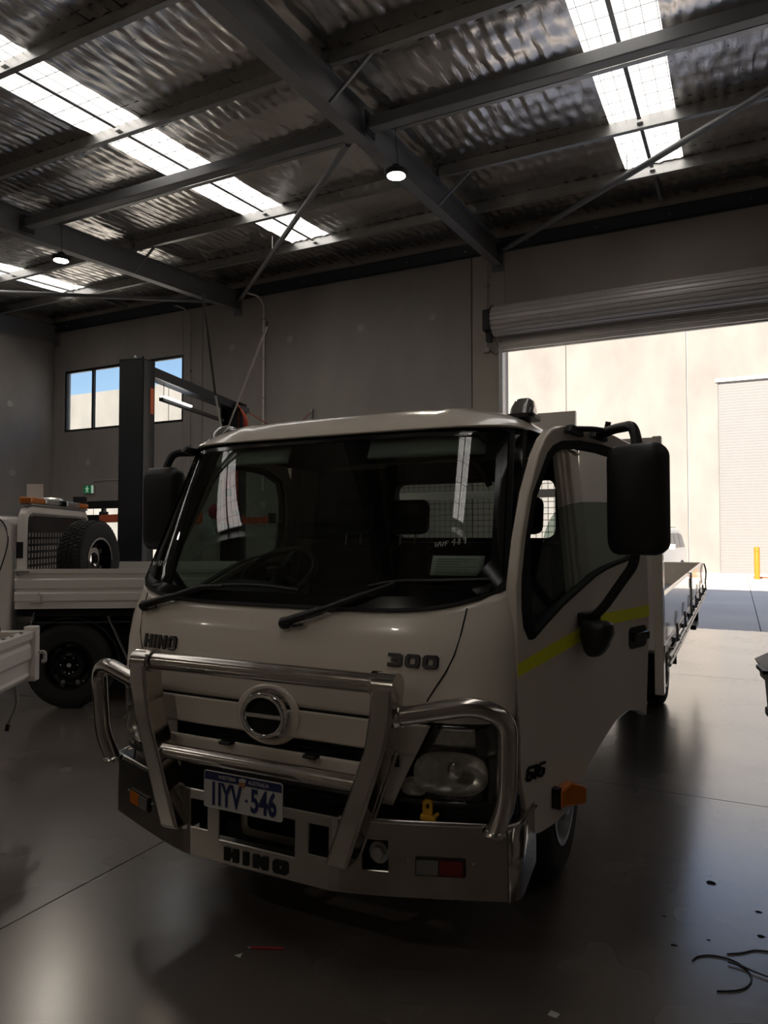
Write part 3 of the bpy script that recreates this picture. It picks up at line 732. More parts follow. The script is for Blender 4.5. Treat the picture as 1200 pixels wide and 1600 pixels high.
def make_door(fn0, open_):
    fn = fn0
    m = MB(); k = len(D_OUT)
    m.ring(D_OUT, W_IN, fn, -.045, .0)
    d = m.build('passenger_door' if open_ else 'driver_door', 'white_paint', truck, bevel=.008, smooth=35, label='open white passenger door' if open_ else 'closed white driver door')
    # inner frame seal around the window
    cx = sum(p[0] for p in W_IN)/k; cz = sum(p[1] for p in W_IN)/k
    inn = [(cx+(a-cx)*.955, cz+(b-cz)*.94) for a, b in W_IN]; ou = [(cx+(a-cx)*1.015, cz+(b-cz)*1.02) for a, b in W_IN]
    MB().ring(ou, inn, fn, -.03, .004).build('window_seal', 'rubber', d, smooth=35)
    # quarter upright at the front of the window
    MB().prism([(.036,1.42),(.034,1.32),(.05,1.26),(.09,1.235),(.115,1.24),(.10,1.30),(.085,1.45),(.085,1.60),(.07,1.60)], fn, -.02, .004).build('front_seal', 'rubber', d)
    # window glass, wound half down
    if open_: gp = [(.08,1.25),(.10,1.24),(.333,1.342),(.606,1.445),(.82,1.49),(1.04,1.53),(1.045,1.745),(.85,1.765),(.671,1.762),(.53,1.758),(.443,1.747),(.37,1.733),(.312,1.709),(.27,1.675),(.237,1.633),(.16,1.45)]
    else: gp = W_IN
    MB().prism(gp, fn, -.024, -.020).build('door_glass', 'side_glass', d)
    # inner trim panel
    MB().prism([(a, b) for a, b in [(.06,.62),(.4,.62),(.6,.75),(.93,.86),(1.08,.84),(1.11,1.45),(.82,1.46),(.606,1.41),(.333,1.31),(.12,1.21),(.05,1.2)]], fn, -.085, -.046).build('inner_trim', 'trim_dark', d, bevel=.01)
    # reflective tape
    up_ = [(-.002,1.147),(.2,1.186),(.434,1.227),(.691,1.277),(.9,1.2785),(1.153,1.28)]; lo = [(-.002,1.101),(.2,1.133),(.433,1.172),(.69,1.225),(.9,1.225),(1.152,1.225)]
    m = MB()
    for i in range(5): m.prism([lo[i], lo[i+1], up_[i+1], up_[i]], fn, .0005, .002)
    m.build('reflective_tape', 'tape_yellow', d, label='yellow reflective tape strip')
    # handle
    h = MB().prism(rrect(.925, 1.115, 1.09, 1.19, .03), fn, -.002, .004).build('handle_recess', 'black_plastic', d)
    MB().prism(rrect(.94, 1.10, 1.125, 1.165, .012), fn, .006, .028).build('handle', 'black_gloss', h, bevel=.006)
    # amber side repeater and badge
    a = MB().prism([(.245,.568),(.45,.528),(.455,.60),(.33,.648),(.245,.632)], fn, .0, .035).build('side_indicator', 'amber', d, bevel=.01, label='amber side indicator')
    MB().prism([(.232,.565),(.252,.56),(.252,.645),(.232,.64)], fn, .0, .03).build('indicator_base', 'black_plastic', a)
    P_, _ = block_text('616', .052, .044, .0115, .013)
    m = MB(); sl_ = lambda a_, b_: (.04+a_+b_*.25, .711+b_-.04*a_)
    for q in P_: m.prism([sl_(*t_) for t_ in q], fn, .001, .009)
    m.build('model_badge', 'badge_grey', d, label='dark 616 badge numerals')
    if not open_: fn = lambda s_, z_, o_: (-(.82+o_), .35+s_-.16, z_)
    # mirror: two brackets at the top, bent arm, large housing, small lower mirror
    for s0 in (.405, .62): MB().prism([(s0-.065,2.032),(s0+.065,2.022),(s0+.05,2.06),(s0-.04,2.066)], fn, -.002, .03).build('arm_bracket', 'black_plastic', d, bevel=.008)
    MB().tube(fillet([fn(.40,2.05,.02), fn(.52,2.06,.04), fn(.62,2.062,.05), fn(.62,2.10,.06)], .02), .012, 8).build('arm_stay', 'black_plastic', d, smooth=50)
    MB().tube(fillet([fn(.60,2.045,.03), fn(.58,2.06,.10), fn(.50,2.055,.22), fn(.48,1.99,.245), fn(.47,1.93,.25)], .05), .021, 12).build('mirror_arm', 'black_plastic', d, smooth=50)
    MB().tube(fillet([fn(.45,1.56,.25), fn(.45,1.50,.24), fn(.47,1.32,.10), fn(.48,1.27,.04)], .05), .019, 12).build('lower_arm', 'black_plastic', d, smooth=50)
    # large mirror housing: rounded box in the (off, z) plane, curved face to the front
    rings = []
    for q, sc in ((0, .80), (.012, .93), (.03, .99), (.055, 1.0), (.075, .98), (.085, .95)):
        pr_ = rrect(.252-.118*sc, .252+.118*sc, 1.757-.218*sc, 1.757+.218*sc, .05*sc, 5)
        rings.append([fn(.40+q+.02*((o_-.252)/.118)**2, z_, o_) for o_, z_ in pr_])
    mh = MB().loft(rings).build('mirror_housing', 'black_plastic', d, smooth=50)
    MB().prism(rrect(.145, .36, 1.55, 1.965, .04, 4), lambda a_, b_, w_: fn(.486+w_, b_, a_), 0, .002).build('mirror_glass', 'chrome', mh)
    # mounting block on the door and small lower mirror
    MB().prism(rrect(.44, .56, 1.245, 1.30, .012), fn, .0, .05).build('mirror_mount', 'black_plastic', d, bevel=.008)
    rings = []
    for q, sc in ((0, .7), (.02, .95), (.05, 1.0), (.085, .95), (.10, .8)):
        pr_ = [(o_, z_) for o_, z_ in ((.015, 1.275), (.13, 1.27), (.138, 1.22), (.115, 1.165), (.085, 1.125), (.05, 1.12), (.03, 1.14), (.01, 1.2))]
        rings.append([fn(.42+q, 1.20+(z_-1.20)*sc, .075+(o_-.075)*sc) for o_, z_ in pr_])
    MB().loft(rings).build('small_mirror', 'black_plastic', d, bevel=.012, smooth=50)
    return d
make_door(dR, True); make_door(dL, False)

# ---- cab sides behind the doors, rear wall, floor
def sideP(s):
    return lambda a, b, w_: (s*(ip(b, HW)-w_), a, b)
for s in (-1, 1):
    zz = [.55, .9, 1.33, 1.7, 2.05, 2.09]
    for k0, (ya, yb, w0) in enumerate(((1.47, 1.52, .03), (1.52, 1.56, .015), (1.56, 1.62, .02), (1.62, 1.86, .0))):
        m = MB()
        rings = [[(s*(ip(z, HW)-w0), ya, z), (s*(ip(z, HW)-w0), yb, z), (s*(ip(z, HW)-.06), yb, z), (s*(ip(z, HW)-.06), ya, z)] for z in zz]
        m.loft(rings).build('b_pillar' if k0 < 3 else 'rear_corner_panel', 'white_paint', truck, bevel=.006)
    MB().box(s*.91-.03, s*.91+.01, .36, 1.5, .46 if s < 0 else .60, .66).build('sill', 'white_paint' if s < 0 else 'trim_dark', truck)
    m = MB(); zs_ = [.62+.06*i for i in range(13)]
    rings = [[(s*(ip(z, HW)-.05), yfr(.0, z)+.23, z), (s*(ip(z, HW)-.035), yfr(0, z)+.23, z), (s*(ip(z, HW)-.035), yfr(0, z)+.27, z), (s*(ip(z, HW)-.05), yfr(0, z)+.27, z)] for z in zs_]
    m.loft(rings).build('hinge_pillar', 'trim_dark', truck)
# rear wall with window opening
RW = rrect(-.26, .74, 1.60, 1.93, .05, 4); RO = []
for a, b in RW:
    fx = (a-.24)/.5; fz = (b-1.765)/.165
    RO.append((max(-.88, min(.88, .24+fx*1.3 if abs(fx) > .8 else a)), b))
nR = len(RW)
m = MB()
m.box(-.88, -.30, 1.80, 1.86, .62, 2.10).box(-.30, .78, 1.80, 1.86, .62, 1.575).box(-.30, .78, 1.80, 1.86, 1.955, 2.14).box(.78, .86, 1.80, 1.86, .62, 2.10)
m.build('rear_wall', 'white_paint', truck)
ib = [(max(-.30, min(.78, .24+(a-.24)*1.12)), max(1.57, min(1.96, 1.765+(b-1.765)*1.2))) for a, b in RW]
MB().ring(ib, RW, lambda a, b, w_: (a, w_, b), 1.80, 1.87).build('rear_window_seal', 'rubber', truck)
MB().prism(RW, lambda a, b, w_: (a, w_, b), 1.83, 1.834).build('rear_window', 'window_glass', truck)
m = MB(); m.box(-.87, -.30, 1.77, 1.795, .7, 2.03).box(-.30, .77, 1.77, 1.795, .7, 1.57).box(-.30, .77, 1.77, 1.795, 1.955, 2.05).box(.77, .80, 1.77, 1.795, .7, 2.03)
m.build('rear_lining', 'trim_dark', truck)
MB().box(-.86, .86, .40, 1.80, .74, .80).build('cab_floor', 'trim_dark', truck)
MB().box(-.84, .84, .28, .42, .55, 1.20).build('bulkhead', 'dark_cavity', truck)
MB().box(-.82, .82, 1.0, 1.78, .60, .74).build('engine_cover', 'dark_cavity', truck)
# ---- interior
m = MB(); rings = []
for i in range(21):
    x = -.84+1.68*i/20; hmp = .07*math.exp(-((x+.45)/.24)**4)
    yf_ = yfr(x*.95, 1.33)+.05
    rings.append([(x, yf_, 1.30), (x, yf_+.12, 1.325+hmp*.2), (x, max(yf_+.2, .55), 1.335+hmp), (x, .70, 1.31+hmp*.9), (x, .74, 1.22), (x, .70, .95), (x, yf_, .95)])
m.loft(rings).build('dashboard', 'trim_dark', truck, smooth=50)
st = MB(); cc = Vector((-.44, .80, 1.42)); ux = Vector((1,0,0)); uy = Vector((0, .42, .91)).normalized()*1.0; uy = Vector((0,.80,.60))
st.tube([cc+(ux*math.cos(a)+uy*math.sin(a))*.20 for a in [2*PI*j/28 for j in range(28)]], .017, 8, closed=True)
sw_ = st.build('steering_wheel', 'black_plastic', truck, smooth=60)
m = MB()
for a in (200, 340, 90): m.bar(cc, cc+(ux*math.cos(R(a))+uy*math.sin(R(a)))*.19, .03, .015)
m.lathe([(.06, 0), (.06, .03), (.03, .04)], Matrix.Translation(cc), 14); m.build('wheel_spokes', 'black_plastic', sw_)
MB().tube([cc, cc+Vector((0, -.14, -.28))], .03, 10).build('steering_column', 'black_plastic', sw_)
for x, wd in ((-.47, .25), (-.10, .18), (.58, .22)):
    se = MB().box(x-wd, x+wd, 1.02, 1.5, .80, .98).build('seat', 'seat_fabric', truck, bevel=.05, seg=3)
    M_ = Matrix.Translation((x, 1.50, .95)) @ Matrix.Rotation(R(-12), 4, 'X')
    MB().box(-wd*.95, wd*.95, -.06, .06, 0, .62, M_).build('backrest', 'seat_fabric', se, bevel=.05, seg=3)
    M_ = Matrix.Translation((x, 1.66, 1.62)) @ Matrix.Rotation(R(-8), 4, 'X')
    MB().box(-.125, .125, -.045, .045, .0, .21, M_).build('headrest', 'seat_fabric', se, bevel=.045, seg=3)
    for dx in (-.05, .05): MB().tube([(x+dx, 1.64, 1.52), (x+dx, 1.66, 1.66)], .008, 6).build('headrest_post', 'chrome', se)
for x0, x1 in ((-.62, -.20), (.22, .74)):
    MB().grid(8, 3, lambda u, v: (x0+(x1-x0)*u, yfr((x0+(x1-x0)*u)*.95, 1.95+.085*v)+.045, 1.95+.085*v)).build('sun_visor', 'visor_grey', truck, solid=.018, smooth=40)
# passenger grab handle and A-pillar handle
MB().tube(smooth_path([(.50, .66, 1.99), (.62, .60, 1.965), (.70, .60, 1.90), (.74, .62, 1.82)], 6), .014, 8).build('grab_handle', 'black_plastic', truck, smooth=50)
MB().tube([(.80, .42, 1.42), (.815, .50, 1.62)], .016, 8).build('pillar_grip', 'trim_dark', truck)
# paper and marker writing on the glass
pp = patch('permit_paper', 'paper', lambda u, v: (.612+.192*u, 1.466+.073*v), 8, 3, -.012, truck, .001)
for i in range(6): patch('printed_line', 'ink', lambda u, v, i=i: (.63+(.09+.03*(i % 3))*u, 1.478+.0095*i+.0018*v), 4, 1, -.0105, pp, None)
GL = {'W': [[(0,1),(.25,0),(.5,.7),(.75,0),(1,1)]], 'F': [[(.2,0),(.2,1),(.9,1)],[(.2,.5),(.7,.5)]], '4': [[(.6,1),(0,.35),(1,.35)],[(.7,.8),(.6,-.1)]],
      '8': [[(.5,.55),(.85,.8),(.5,1),(.2,.8),(.5,.55),(.85,.25),(.5,0),(.15,.25),(.5,.55)]], '9': [[(.85,.85),(.5,1),(.2,.75),(.5,.5),(.85,.8),(.8,0)]]}
def scribble(x0, z0, h, sl_=.12, par=truck):
    m = MB(); x = x0
    for ch in 'WWF 489':
        if ch == ' ': x += h*.35; continue
        k = .75 if ch in 'WF' else 1.0
        for line in GL[ch]: m.tube([sp(x+a*h*.62, z0+b*h*k+(x-x0)*sl_, .003) for a, b in line], .0015, 4)
        x += h*.78
    return m.build('marker_writing', 'chalk', par, label='white marker writing on the glass')
scribble(.617, 1.572, .024); scribble(-.83, 1.475, .022, .0)
# ---- wipers
for pts in ([(-.74, 1.305), (-.58, 1.345), (-.42, 1.392), (-.30, 1.40)], [(.045, 1.275), (.2, 1.325), (.36, 1.385), (.50, 1.437)]):
    wp_ = MB().tube(smooth_path([sp(x, z, .035) for x, z in pts], 6), [.017]*7+[.012]*6+[.009]*6, 8).build('wiper', 'black_plastic', truck, smooth=50)
    x0, z0 = pts[0]
    MB().lathe([(.024, 0), (.024, .03), (.012, .045)], Matrix.Translation((x0, yfr(x0, z0)-.005, z0-.005)) @ Matrix.Rotation(R(90), 4, 'X'), 14).build('wiper_pivot', 'black_plastic', wp_)
    MB().tube([sp(x0, z0-.01, .02), sp(x0+.05, z0-.012, .03), sp(x0+.085, z0-.005, .025)], .006, 6).build('washer_jet', 'black_plastic', wp_)
    xe, ze = pts[-1]
    m = MB(); L0 = [(xe-.12, ze-.016), (xe, ze+.006), (xe+.16, ze+.012), (xe+.34, ze+.018)]
    if x0 < 0: L0 = [(xe-.15, ze-.012), (xe, ze+.006), (xe+.2, ze+.008), (xe+.37, ze-.004)]
    m.tube(smooth_path([sp(x, z, .014) for x, z in L0], 5), .007, 6); m.build('wiper_blade', 'black_plastic', wp_)
# ---- roof markers and antennas
for x, y, z in ((.80, .93, 2.135), (-.79, .80, 2.10)):
    b = MB().loft([[(x+a*k, y+c*k*1.5, z+h_) for a, c in rrect(-.055, .055, -.05, .05, .02, 3)] for k, h_ in ((1.15, 0), (1.15, .018))]).build('marker_lamp_base', 'black_plastic', truck)
    MB().loft([[(x+a*k, y+c*k*1.5+dy, z+h_) for a, c in rrect(-.05, .05, -.05, .05, .02, 3)] for k, h_, dy in ((1., .018, 0), (.95, .05, .01), (.7, .09, .03), (.45, .10, .04))]).build('marker_lamp', 'amber' if x > 5 else 'clear_lens', truck, smooth=50)
an = MB().lathe([(.022, 0), (.022, .03), (.010, .05)], Matrix.Translation((-.84, .86, 2.09)), 12).build('antenna_base', 'black_plastic', truck)
d1 = Vector((-.02, .10, .89)).normalized()
p0 = Vector((-.84, .86, 2.12))
MB().tube([p0, p0+Vector((-.06, .0, .26))], .0055, 8).build('antenna_coil', 'plate_white', an); MB().tube([p0+Vector((-.06, 0, .26)), p0+Vector((-.19, .04, .86))], .0065, 8).build('antenna_whip', 'black_plastic', an)
an2 = MB().lathe([(.016, 0), (.012, .03)], Matrix.Translation((-.89, .86, 2.03)), 12).build('antenna_base', 'black_plastic', truck)
MB().tube([(-.89, .86, 2.04), (-.56, .86, 2.72)], [.004, .0065], 8).build('antenna_whip', 'plate_white', an2); MB().tube([(-.56, .86, 2.72), (-.555, .86, 2.745)], .006, 8).build('antenna_tip', 'black_plastic', an2)

# ---- bull bar
bb = bpy.data.objects.new('bull_bar', None); COL.objects.link(bb); bb.parent = truck; bb['label'] = 'polished alloy bull bar and bumper'
def yb(x):
    a = abs(x)
    return .035 if a < .33 else .035+(.20)*((a-.33)/.60)**1.15
def zlow(x): return .34+.0*abs(x)+.012*max(0, abs(x)-.5)
XBk = [-.925, -.80, -.66, -.53, -.44, -.36, -.32, -.235, -.175, .175, .235, .32, .36, .44, .53, .66, .80, .925]
ZBk = [.34, .43, .455, .535, .565, .605]
vid = {}; m = MB(); V = []; F = []
def vv(i, j):
    if (i, j) not in vid:
        x = XBk[i]; z = ZBk[j]
        if j == 0: z = zlow(x)
        vid[(i, j)] = len(V); V.append((x, yb(x), z))
    return vid[(i, j)]
for i in range(len(XBk)-1):
    for j in range(len(ZBk)-1):
        xm = (XBk[i]+XBk[i+1])/2; zm = (ZBk[j]+ZBk[j+1])/2; a = abs(xm)
        if a < .175 and .43 < zm < .565: continue
        if .235 < a < .32 and .455 < zm < .565: continue
        if .44 < a < .53 and .43 < zm < .535: continue
        F.append((vv(i, j), vv(i+1, j), vv(i+1, j+1), vv(i, j+1)))
m.add(V, F); m.build('bumper_face', 'alloy_flat', bb, solid=.008, bevel=.003, seg=1)
for s in (-1, 1):
    c = [(.925, yb(.925)), (.942, .250), (.952, .275), (.956, .31), (.958, .47)]
    m = MB(); m.add([(s*x, y, .345 + .0*y + (.05 if y > .4 else 0)) for x, y in c]+[(s*x, y, .605 + (.02 if y > .4 else 0)) for x, y in c], [(i, i+1, i+6, i+5) for i in range(4)])
    m.build('bumper_end', 'alloy', bb, solid=.008, smooth=50)
    # top shelf and rolled edge
    pl = [(x, yb(x)) for x in (.36, .45, .55, .66, .80, .925)]+[(.955, .30), (.958, .47), (.90, .47), (.88, .33), (.70, .24), (.50, .19), (.36, .18)]
    MB().prism(pl, lambda a_, b_, w_: (s*a_, b_, w_), .597, .605).build('top_shelf', 'alloy', bb)
    MB().tube([(s*x, y, .603) for x, y in [(q, yb(q)) for q in (.36, .45, .55, .66, .80, .90, .925)]+[(.945, .26), (.955, .31), (.958, .47)]], .010, 8).build('rolled_edge', 'alloy', bb, smooth=50)
    # upright
    up = [(.335, .455), (.425, .455), (.572, .88), (.598, 1.0), (.602, 1.07), (.60, 1.10), (.522, 1.10), (.518, 1.07), (.512, 1.0), (.492, .88)]
    u_ = MB().prism(up, lambda a_, b_, w_: (s*a_, w_, b_), -.030, .075).build('upright', 'alloy', bb, bevel=.012, seg=3, smooth=35)
    MB().tube([(s*.52, .022, 1.09), (s*.602, .022, 1.09)], .052, 20).build('upright_cap', 'alloy', u_, smooth=40)
    MB().tube(smooth_path([(s*.43, .07, .48), (s*.50, .08, .66), (s*.57, .08, .86)], 6), .008, 6).build('weld_bead', 'alloy', u_)
    # headlight loop
    lp = MB().tube(fillet([(s*.585, .035, .99), (s*.86, .09, 1.045), (s*.955, .135, 1.0), (s*.945, .15, .72), (s*.895, .17, .60)], .12, 8), .034, 18).build('headlight_loop', 'alloy', bb, smooth=50)
    MB().lathe([(.048, -.006), (.044, .004), (.035, .012)], Matrix.Translation((s*.897, .172, .607)), 18).build('weld_collar', 'alloy', lp, smooth=40)
    MB().tube([(s*.585, .035, .99), (s*.605, .039, .994)], .042, 16).build('weld_collar', 'alloy', lp)
    # tow bolt in its recess
    cx = s*.485
    rc = MB().box(cx-.05, cx+.05, yb(.485)+.015, yb(.485)+.09, .42, .545).build('bolt_recess', 'dark_cavity', bb)
    M_ = Matrix.Translation((cx+.008, yb(.485)+.02, .487)) @ Matrix.Rotation(R(90), 4, 'X')
    MB().lathe([(.038, -.005), (.038, .006)], M_, 20).build('washer', 'galv', rc); MB().lathe([(.026, .0), (.026, .022), (.022, .026)], M_, 6).build('bolt_head', 'galv', rc)
    # combination lamp
    cx0, cx1 = .625, .79
    lam = MB().prism(rrect(cx0, cx1, .425, .487, .004, 2), lambda a_, b_, w_: (s*a_, yb(a_)-w_, b_), .003, .012).build('bumper_lamp', 'black_plastic', bb)
    MB().prism(rrect(cx0+.006, .703, .431, .481, .003, 2), lambda a_, b_, w_: (s*a_, yb(a_)-w_, b_), .010, .018).build('clear_lens', 'clear_lens', lam)
    MB().prism(rrect(.707, cx1-.006, .431, .481, .003, 2), lambda a_, b_, w_: (s*a_, yb(a_)-w_, b_), .010, .018).build('red_lens', 'red_lens' if s > 0 else 'amber', lam)
    for xq, zq in ((.60, .47), (.815, .47)): MB().lathe([(.006, 0), (.004, .006)], Matrix.Translation((s*xq, yb(xq)-.003, zq)) @ Matrix.Rotation(R(90), 4, 'X'), 8).build('rivet', 'galv', bb)
    # step of the folded centre section
    MB().box(s*.348-.012, s*.348+.012, .03, .12, .44, .60).build('gusset', 'alloy', bb)
MB().tube([(-.53, .022, 1.10), (.53, .022, 1.10)], .036, 20).build('top_tube', 'alloy', bb, smooth=50)
MB().tube([(-.46, .02, .742), (.46, .02, .742)], .030, 20).build('lower_tube', 'alloy', bb, smooth=50)
for s in (-1, 1):
    MB().tube([(s*.508, .022, 1.10), (s*.53, .022, 1.10)], .046, 18).build('weld_collar', 'alloy', bb)
MB().box(-.345, .345, .035, .20, .60, .606).build('centre_shelf', 'alloy', bb)
# things behind the openings
MB().box(-.42, .42, .20, .24, .36, .60).build('bumper_cavity', 'dark_cavity', bb)
MB().ring(rrect(-.13, .19, .43, .58, .03, 4), rrect(-.10, .155, .46, .55, .02, 4), lambda a_, b_, w_: (a_, w_, b_), .11, .16).build('winch_frame', 'alloy_flat', bb)
P_, wt = block_text('HINO', .05, .068, .026, .022)
m = MB()
for q in P_: m.prism([(a_-wt/2, b_+.358) for a_, b_ in q], lambda a_, b_, w_: (a_, .03-w_, b_), .0, .004)
m.build('bumper_letters', 'dark_cavity', bb, label='black HINO letters cut in the bumper')
# number plate
PLY = -.048
pl = MB().prism(rrect(-.182, .178, .586, .724, .010, 3), lambda a_, b_, w_: (a_, PLY-w_, b_), 0, .0025).build('number_plate', 'plate_white', truck, label='number plate with blue characters')
fp = lambda a_, b_, w_: (a_, PLY-w_, b_)
MB().prism([(-.180, .690), (.176, .690), (.176, .716), (.170, .722), (-.174, .722), (-.180, .716)], fp, .0025, .0032).build('blue_band', 'plate_blue', pl)
MB().ring(rrect(-.182, .178, .586, .724, .010, 3), rrect(-.179, .175, .589, .721, .008, 3), fp, .0025, .004).build('plate_rim', 'plate_white', pl)
def flat_text(txt, cx, cz, h, m_, par, sx=1., bold=0., y=PLY-.0042, name='plate_characters'):
    vs_, fs_ = text_geo(txt, h, bold, sx)
    m = MB(); m.add([(cx+a_, y, cz+b_) for a_, b_ in vs_], fs_)
    return m.build(name, m_, par, solid=.0012)
flat_text('1IYV', -.080, .637, .118, 'plate_blue', pl, .64, .0032)
flat_text('546', .094, .637, .118, 'plate_blue', pl, .66, .0032)
MB().lathe([(.006, 0), (.006, .001)], Matrix.Translation((.018, PLY-.003, .637)) @ Matrix.Rotation(R(90), 4, 'X'), 10).build('plate_dot', 'plate_blue', pl)
flat_text('WESTERN', -.072, .705, .02, 'plate_white', pl, .9, .0, name='plate_small_text'); flat_text('AUSTRALIA', .072, .705, .02, 'plate_white', pl, .9, .0, name='plate_small_text')
m = MB(); m.prism([(-.018, .690), (-.010, .682), (.008, .682), (.014, .692), (.012, .702), (-.016, .702)], fp, .0032, .0045); m.build('plate_emblem', 'plate_swan', pl)
m = MB(); m.prism([(-.016, .702), (.012, .702), (.016, .712), (.004, .716), (-.006, .715), (-.018, .71)], fp, .0032, .0045); m.build('plate_emblem_top', 'plate_white', pl)

# ---- chassis, wheels, steps, tray
for s in (-1, 1):
    MB().box(s*.38-.03, s*.38+.03, .3, 7.2, .56, .76).build('chassis_rail', 'dark_cavity', truck)
MB().box(-.40, .40, .5, 1.7, .30, .72).build('engine', 'dark_cavity', truck, bevel=.05)
MB().tube([(-.8, 1.24, .37), (.8, 1.24, .37)], .05, 10).build('front_axle', 'dark_cavity', truck); MB().tube([(-.9, 5.15, .37), (.9, 5.15, .37)], .06, 10).build('rear_axle', 'dark_cavity', truck)
def wheel(name, x, y, s, r=.375, wd=.2, par=truck, rimm='plate_white', dep=.05, rr=.21):
    M_ = Matrix.Translation((x, y, r)) @ Matrix.Rotation(R(90)*s, 4, 'Y')
    t_ = MB().lathe([(rr, -wd/2), (r-.06, -wd/2-.005), (r-.02, -wd/2+.012), (r, -wd/2+.035), (r, wd/2-.035), (r-.02, wd/2-.012), (r-.06, wd/2+.005), (rr, wd/2)], M_, 40, cap=False).build(name, 'rubber', par, smooth=40)
    MB().lathe([(rr+.005, wd/2-.005), (rr+.005, wd/2+.006), (rr-.015, wd/2+.006), (rr-.03, wd/2-dep), (.13, wd/2-dep), (.11, wd/2-dep+.03), (.085, wd/2-dep+.03), (.08, wd/2+.02), (.02, wd/2+.03)], M_, 32, cap=False).build('rim', rimm, t_, smooth=40)
    for k in range(6):
        a = 2*PI*k/6
        MB().lathe([(.012, 0), (.012, .025), (.006, .03)], M_ @ Matrix.Translation((.10*math.cos(a), .10*math.sin(a), wd/2-dep+.03)), 6).build('wheel_nut', 'galv', t_)
    for k in range(5):
        a = 2*PI*(k+.5)/5
        MB().lathe([(.026, 0), (.026, .002)], M_ @ Matrix.Translation((.155*math.cos(a), .155*math.sin(a), wd/2-dep+.0015)), 12).build('rim_hole', 'dark_cavity', t_)
    return t_
for s in (-1, 1):
    wheel('front_wheel', s*.80, 1.24, s, rimm='galv')
    wheel('rear_wheel', s*.93, 5.15, s, rimm='galv', dep=.12); wheel('inner_rear_wheel', s*.70, 5.15, s, rimm='galv', dep=.12)
    MB().box(s*.93-.13, s*.93+.15, 5.75, 5.77, .28, .84).build('mud_flap', 'rubber', truck)
    MB().box(s*.80-.14, s*.80+.1, 1.66, 1.70, .42, .8).build('front_mud_flap', 'rubber', truck)
    ar = MB(); rings = []
    for k in range(11):
        a = PI*(k/10)
        rings.append([(s*.66, 1.24-.46*math.cos(a), .37+.46*math.sin(a)), (s*.90, 1.24-.46*math.cos(a), .37+.46*math.sin(a)), (s*.90, 1.24-.48*math.cos(a), .37+.48*math.sin(a)), (s*.66, 1.24-.48*math.cos(a), .37+.48*math.sin(a))])
    ar.loft(rings).build('wheel_arch_liner', 'rubber', truck)
    st_ = MB().box(s*.86-.12, s*.86+.05, 1.58, 1.95, .40, .43).build('cab_step', 'black_plastic', truck, bevel=.006)
    for k in range(7): MB().box(s*.86-.10+.0, s*.86+.04, 1.61+k*.045, 1.63+k*.045, .43, .445).build('step_tread', 'black_plastic', st_)
    MB().box(s*.80-.02, s*.80+.02, 1.70, 1.84, .43, .62).build('step_hanger', 'black_plastic', st_)
# tray
HX = 1.27; TY0, TY1 = 2.2, 7.65
tr = bpy.data.objects.new('tray', None); COL.objects.link(tr); tr.parent = truck; tr['label'] = 'white flat tray with drop sides behind the cab'
dk = MB().box(-HX+.04, HX-.04, TY0, TY1, .93, .99).build('deck', 'deck', tr)
for s in (-1, 1):
    for ya, yb_ in ((TY0+.06, 4.9), (4.98, TY1-.03)):
        m = MB()
        pf = [(0, .985), (0, 1.265), (-.035, 1.265), (-.035, 1.225), (-.02, 1.20), (-.02, 1.05), (-.035, 1.03), (-.035, .985)]
        m.prism([(s*(HX+a_), b_) for a_, b_ in pf], lambda a_, b_, w_: (a_, w_, b_), ya, yb_); m.build('drop_side', 'white_paint', tr, bevel=.004, seg=1)
    MB().box(s*HX-.03, s*HX+.012, 4.9, 4.98, .90, 1.27).build('side_post', 'white_paint', tr, bevel=.006)
    MB().box(s*HX-.05, s*HX+.005, TY0, TY1, .925, .982).build('coaming_rail', 'alu_rail', tr, bevel=.006)
    MB().tube([(s*(HX+.022), TY0+.05, .905), (s*(HX+.022), TY1-.1, .905)], .014, 8).build('rope_rail', 'alu_rail', tr, smooth=50)
    MB().tube([(s*(HX+.022), TY0+.05, .862), (s*(HX+.022), TY1-.1, .862)], .012, 8).build('rope_rail', 'alu_rail', tr, smooth=50)
    for k in range(9):
        y = TY0+.3+k*.62
        MB().box(s*(HX+.01)-.008, s*(HX+.01)+.02, y-.012, y+.012, .85, .93).build('rail_bracket', 'alu_rail', tr)
    for k in range(7):
        y = TY0+.55+k*.78
        h_ = MB().tube(fillet([(s*(HX+.03), y, .945), (s*(HX+.035), y, .965), (s*(HX+.03), y, 1.05)], .01), .009, 6).build('tie_pin', 'galv', tr)
        MB().tube([(s*(HX+.005), y-.03, .945), (s*(HX+.03), y+.03, .945)], .018, 8).build('tie_lug', 'galv', h_)
    MB().box(s*(HX-.08)-.03, s*(HX-.08)+.03, TY1-.35, TY1-.28, .55, .93).box(s*(HX-.08)-.03, s*(HX-.08)+.03, TY1-.9, TY1-.28, .52, .57).build('rear_support_leg', 'black_plastic', tr)
    MB().tube(smooth_path([(s*(HX+.01), TY1-.02, 1.25), (s*(HX+.03), TY1+.03, 1.15), (s*(HX+.02), TY1, 1.0)], 5), .01, 6).build('tail_latch', 'black_plastic', tr)
    MB().box(s*(HX-.03), s*(HX+.012), 4.80, 4.92, 1.14, 1.22).build('side_latch', 'galv', tr)
m = MB(); m.prism([(TY1, .985), (TY1+.035, .985), (TY1+.035, 1.265), (TY1, 1.265)], lambda a_, b_, w_: (w_, a_, b_), -HX+.02, HX-.02); m.build('tail_gate', 'white_paint', tr, bevel=.006)
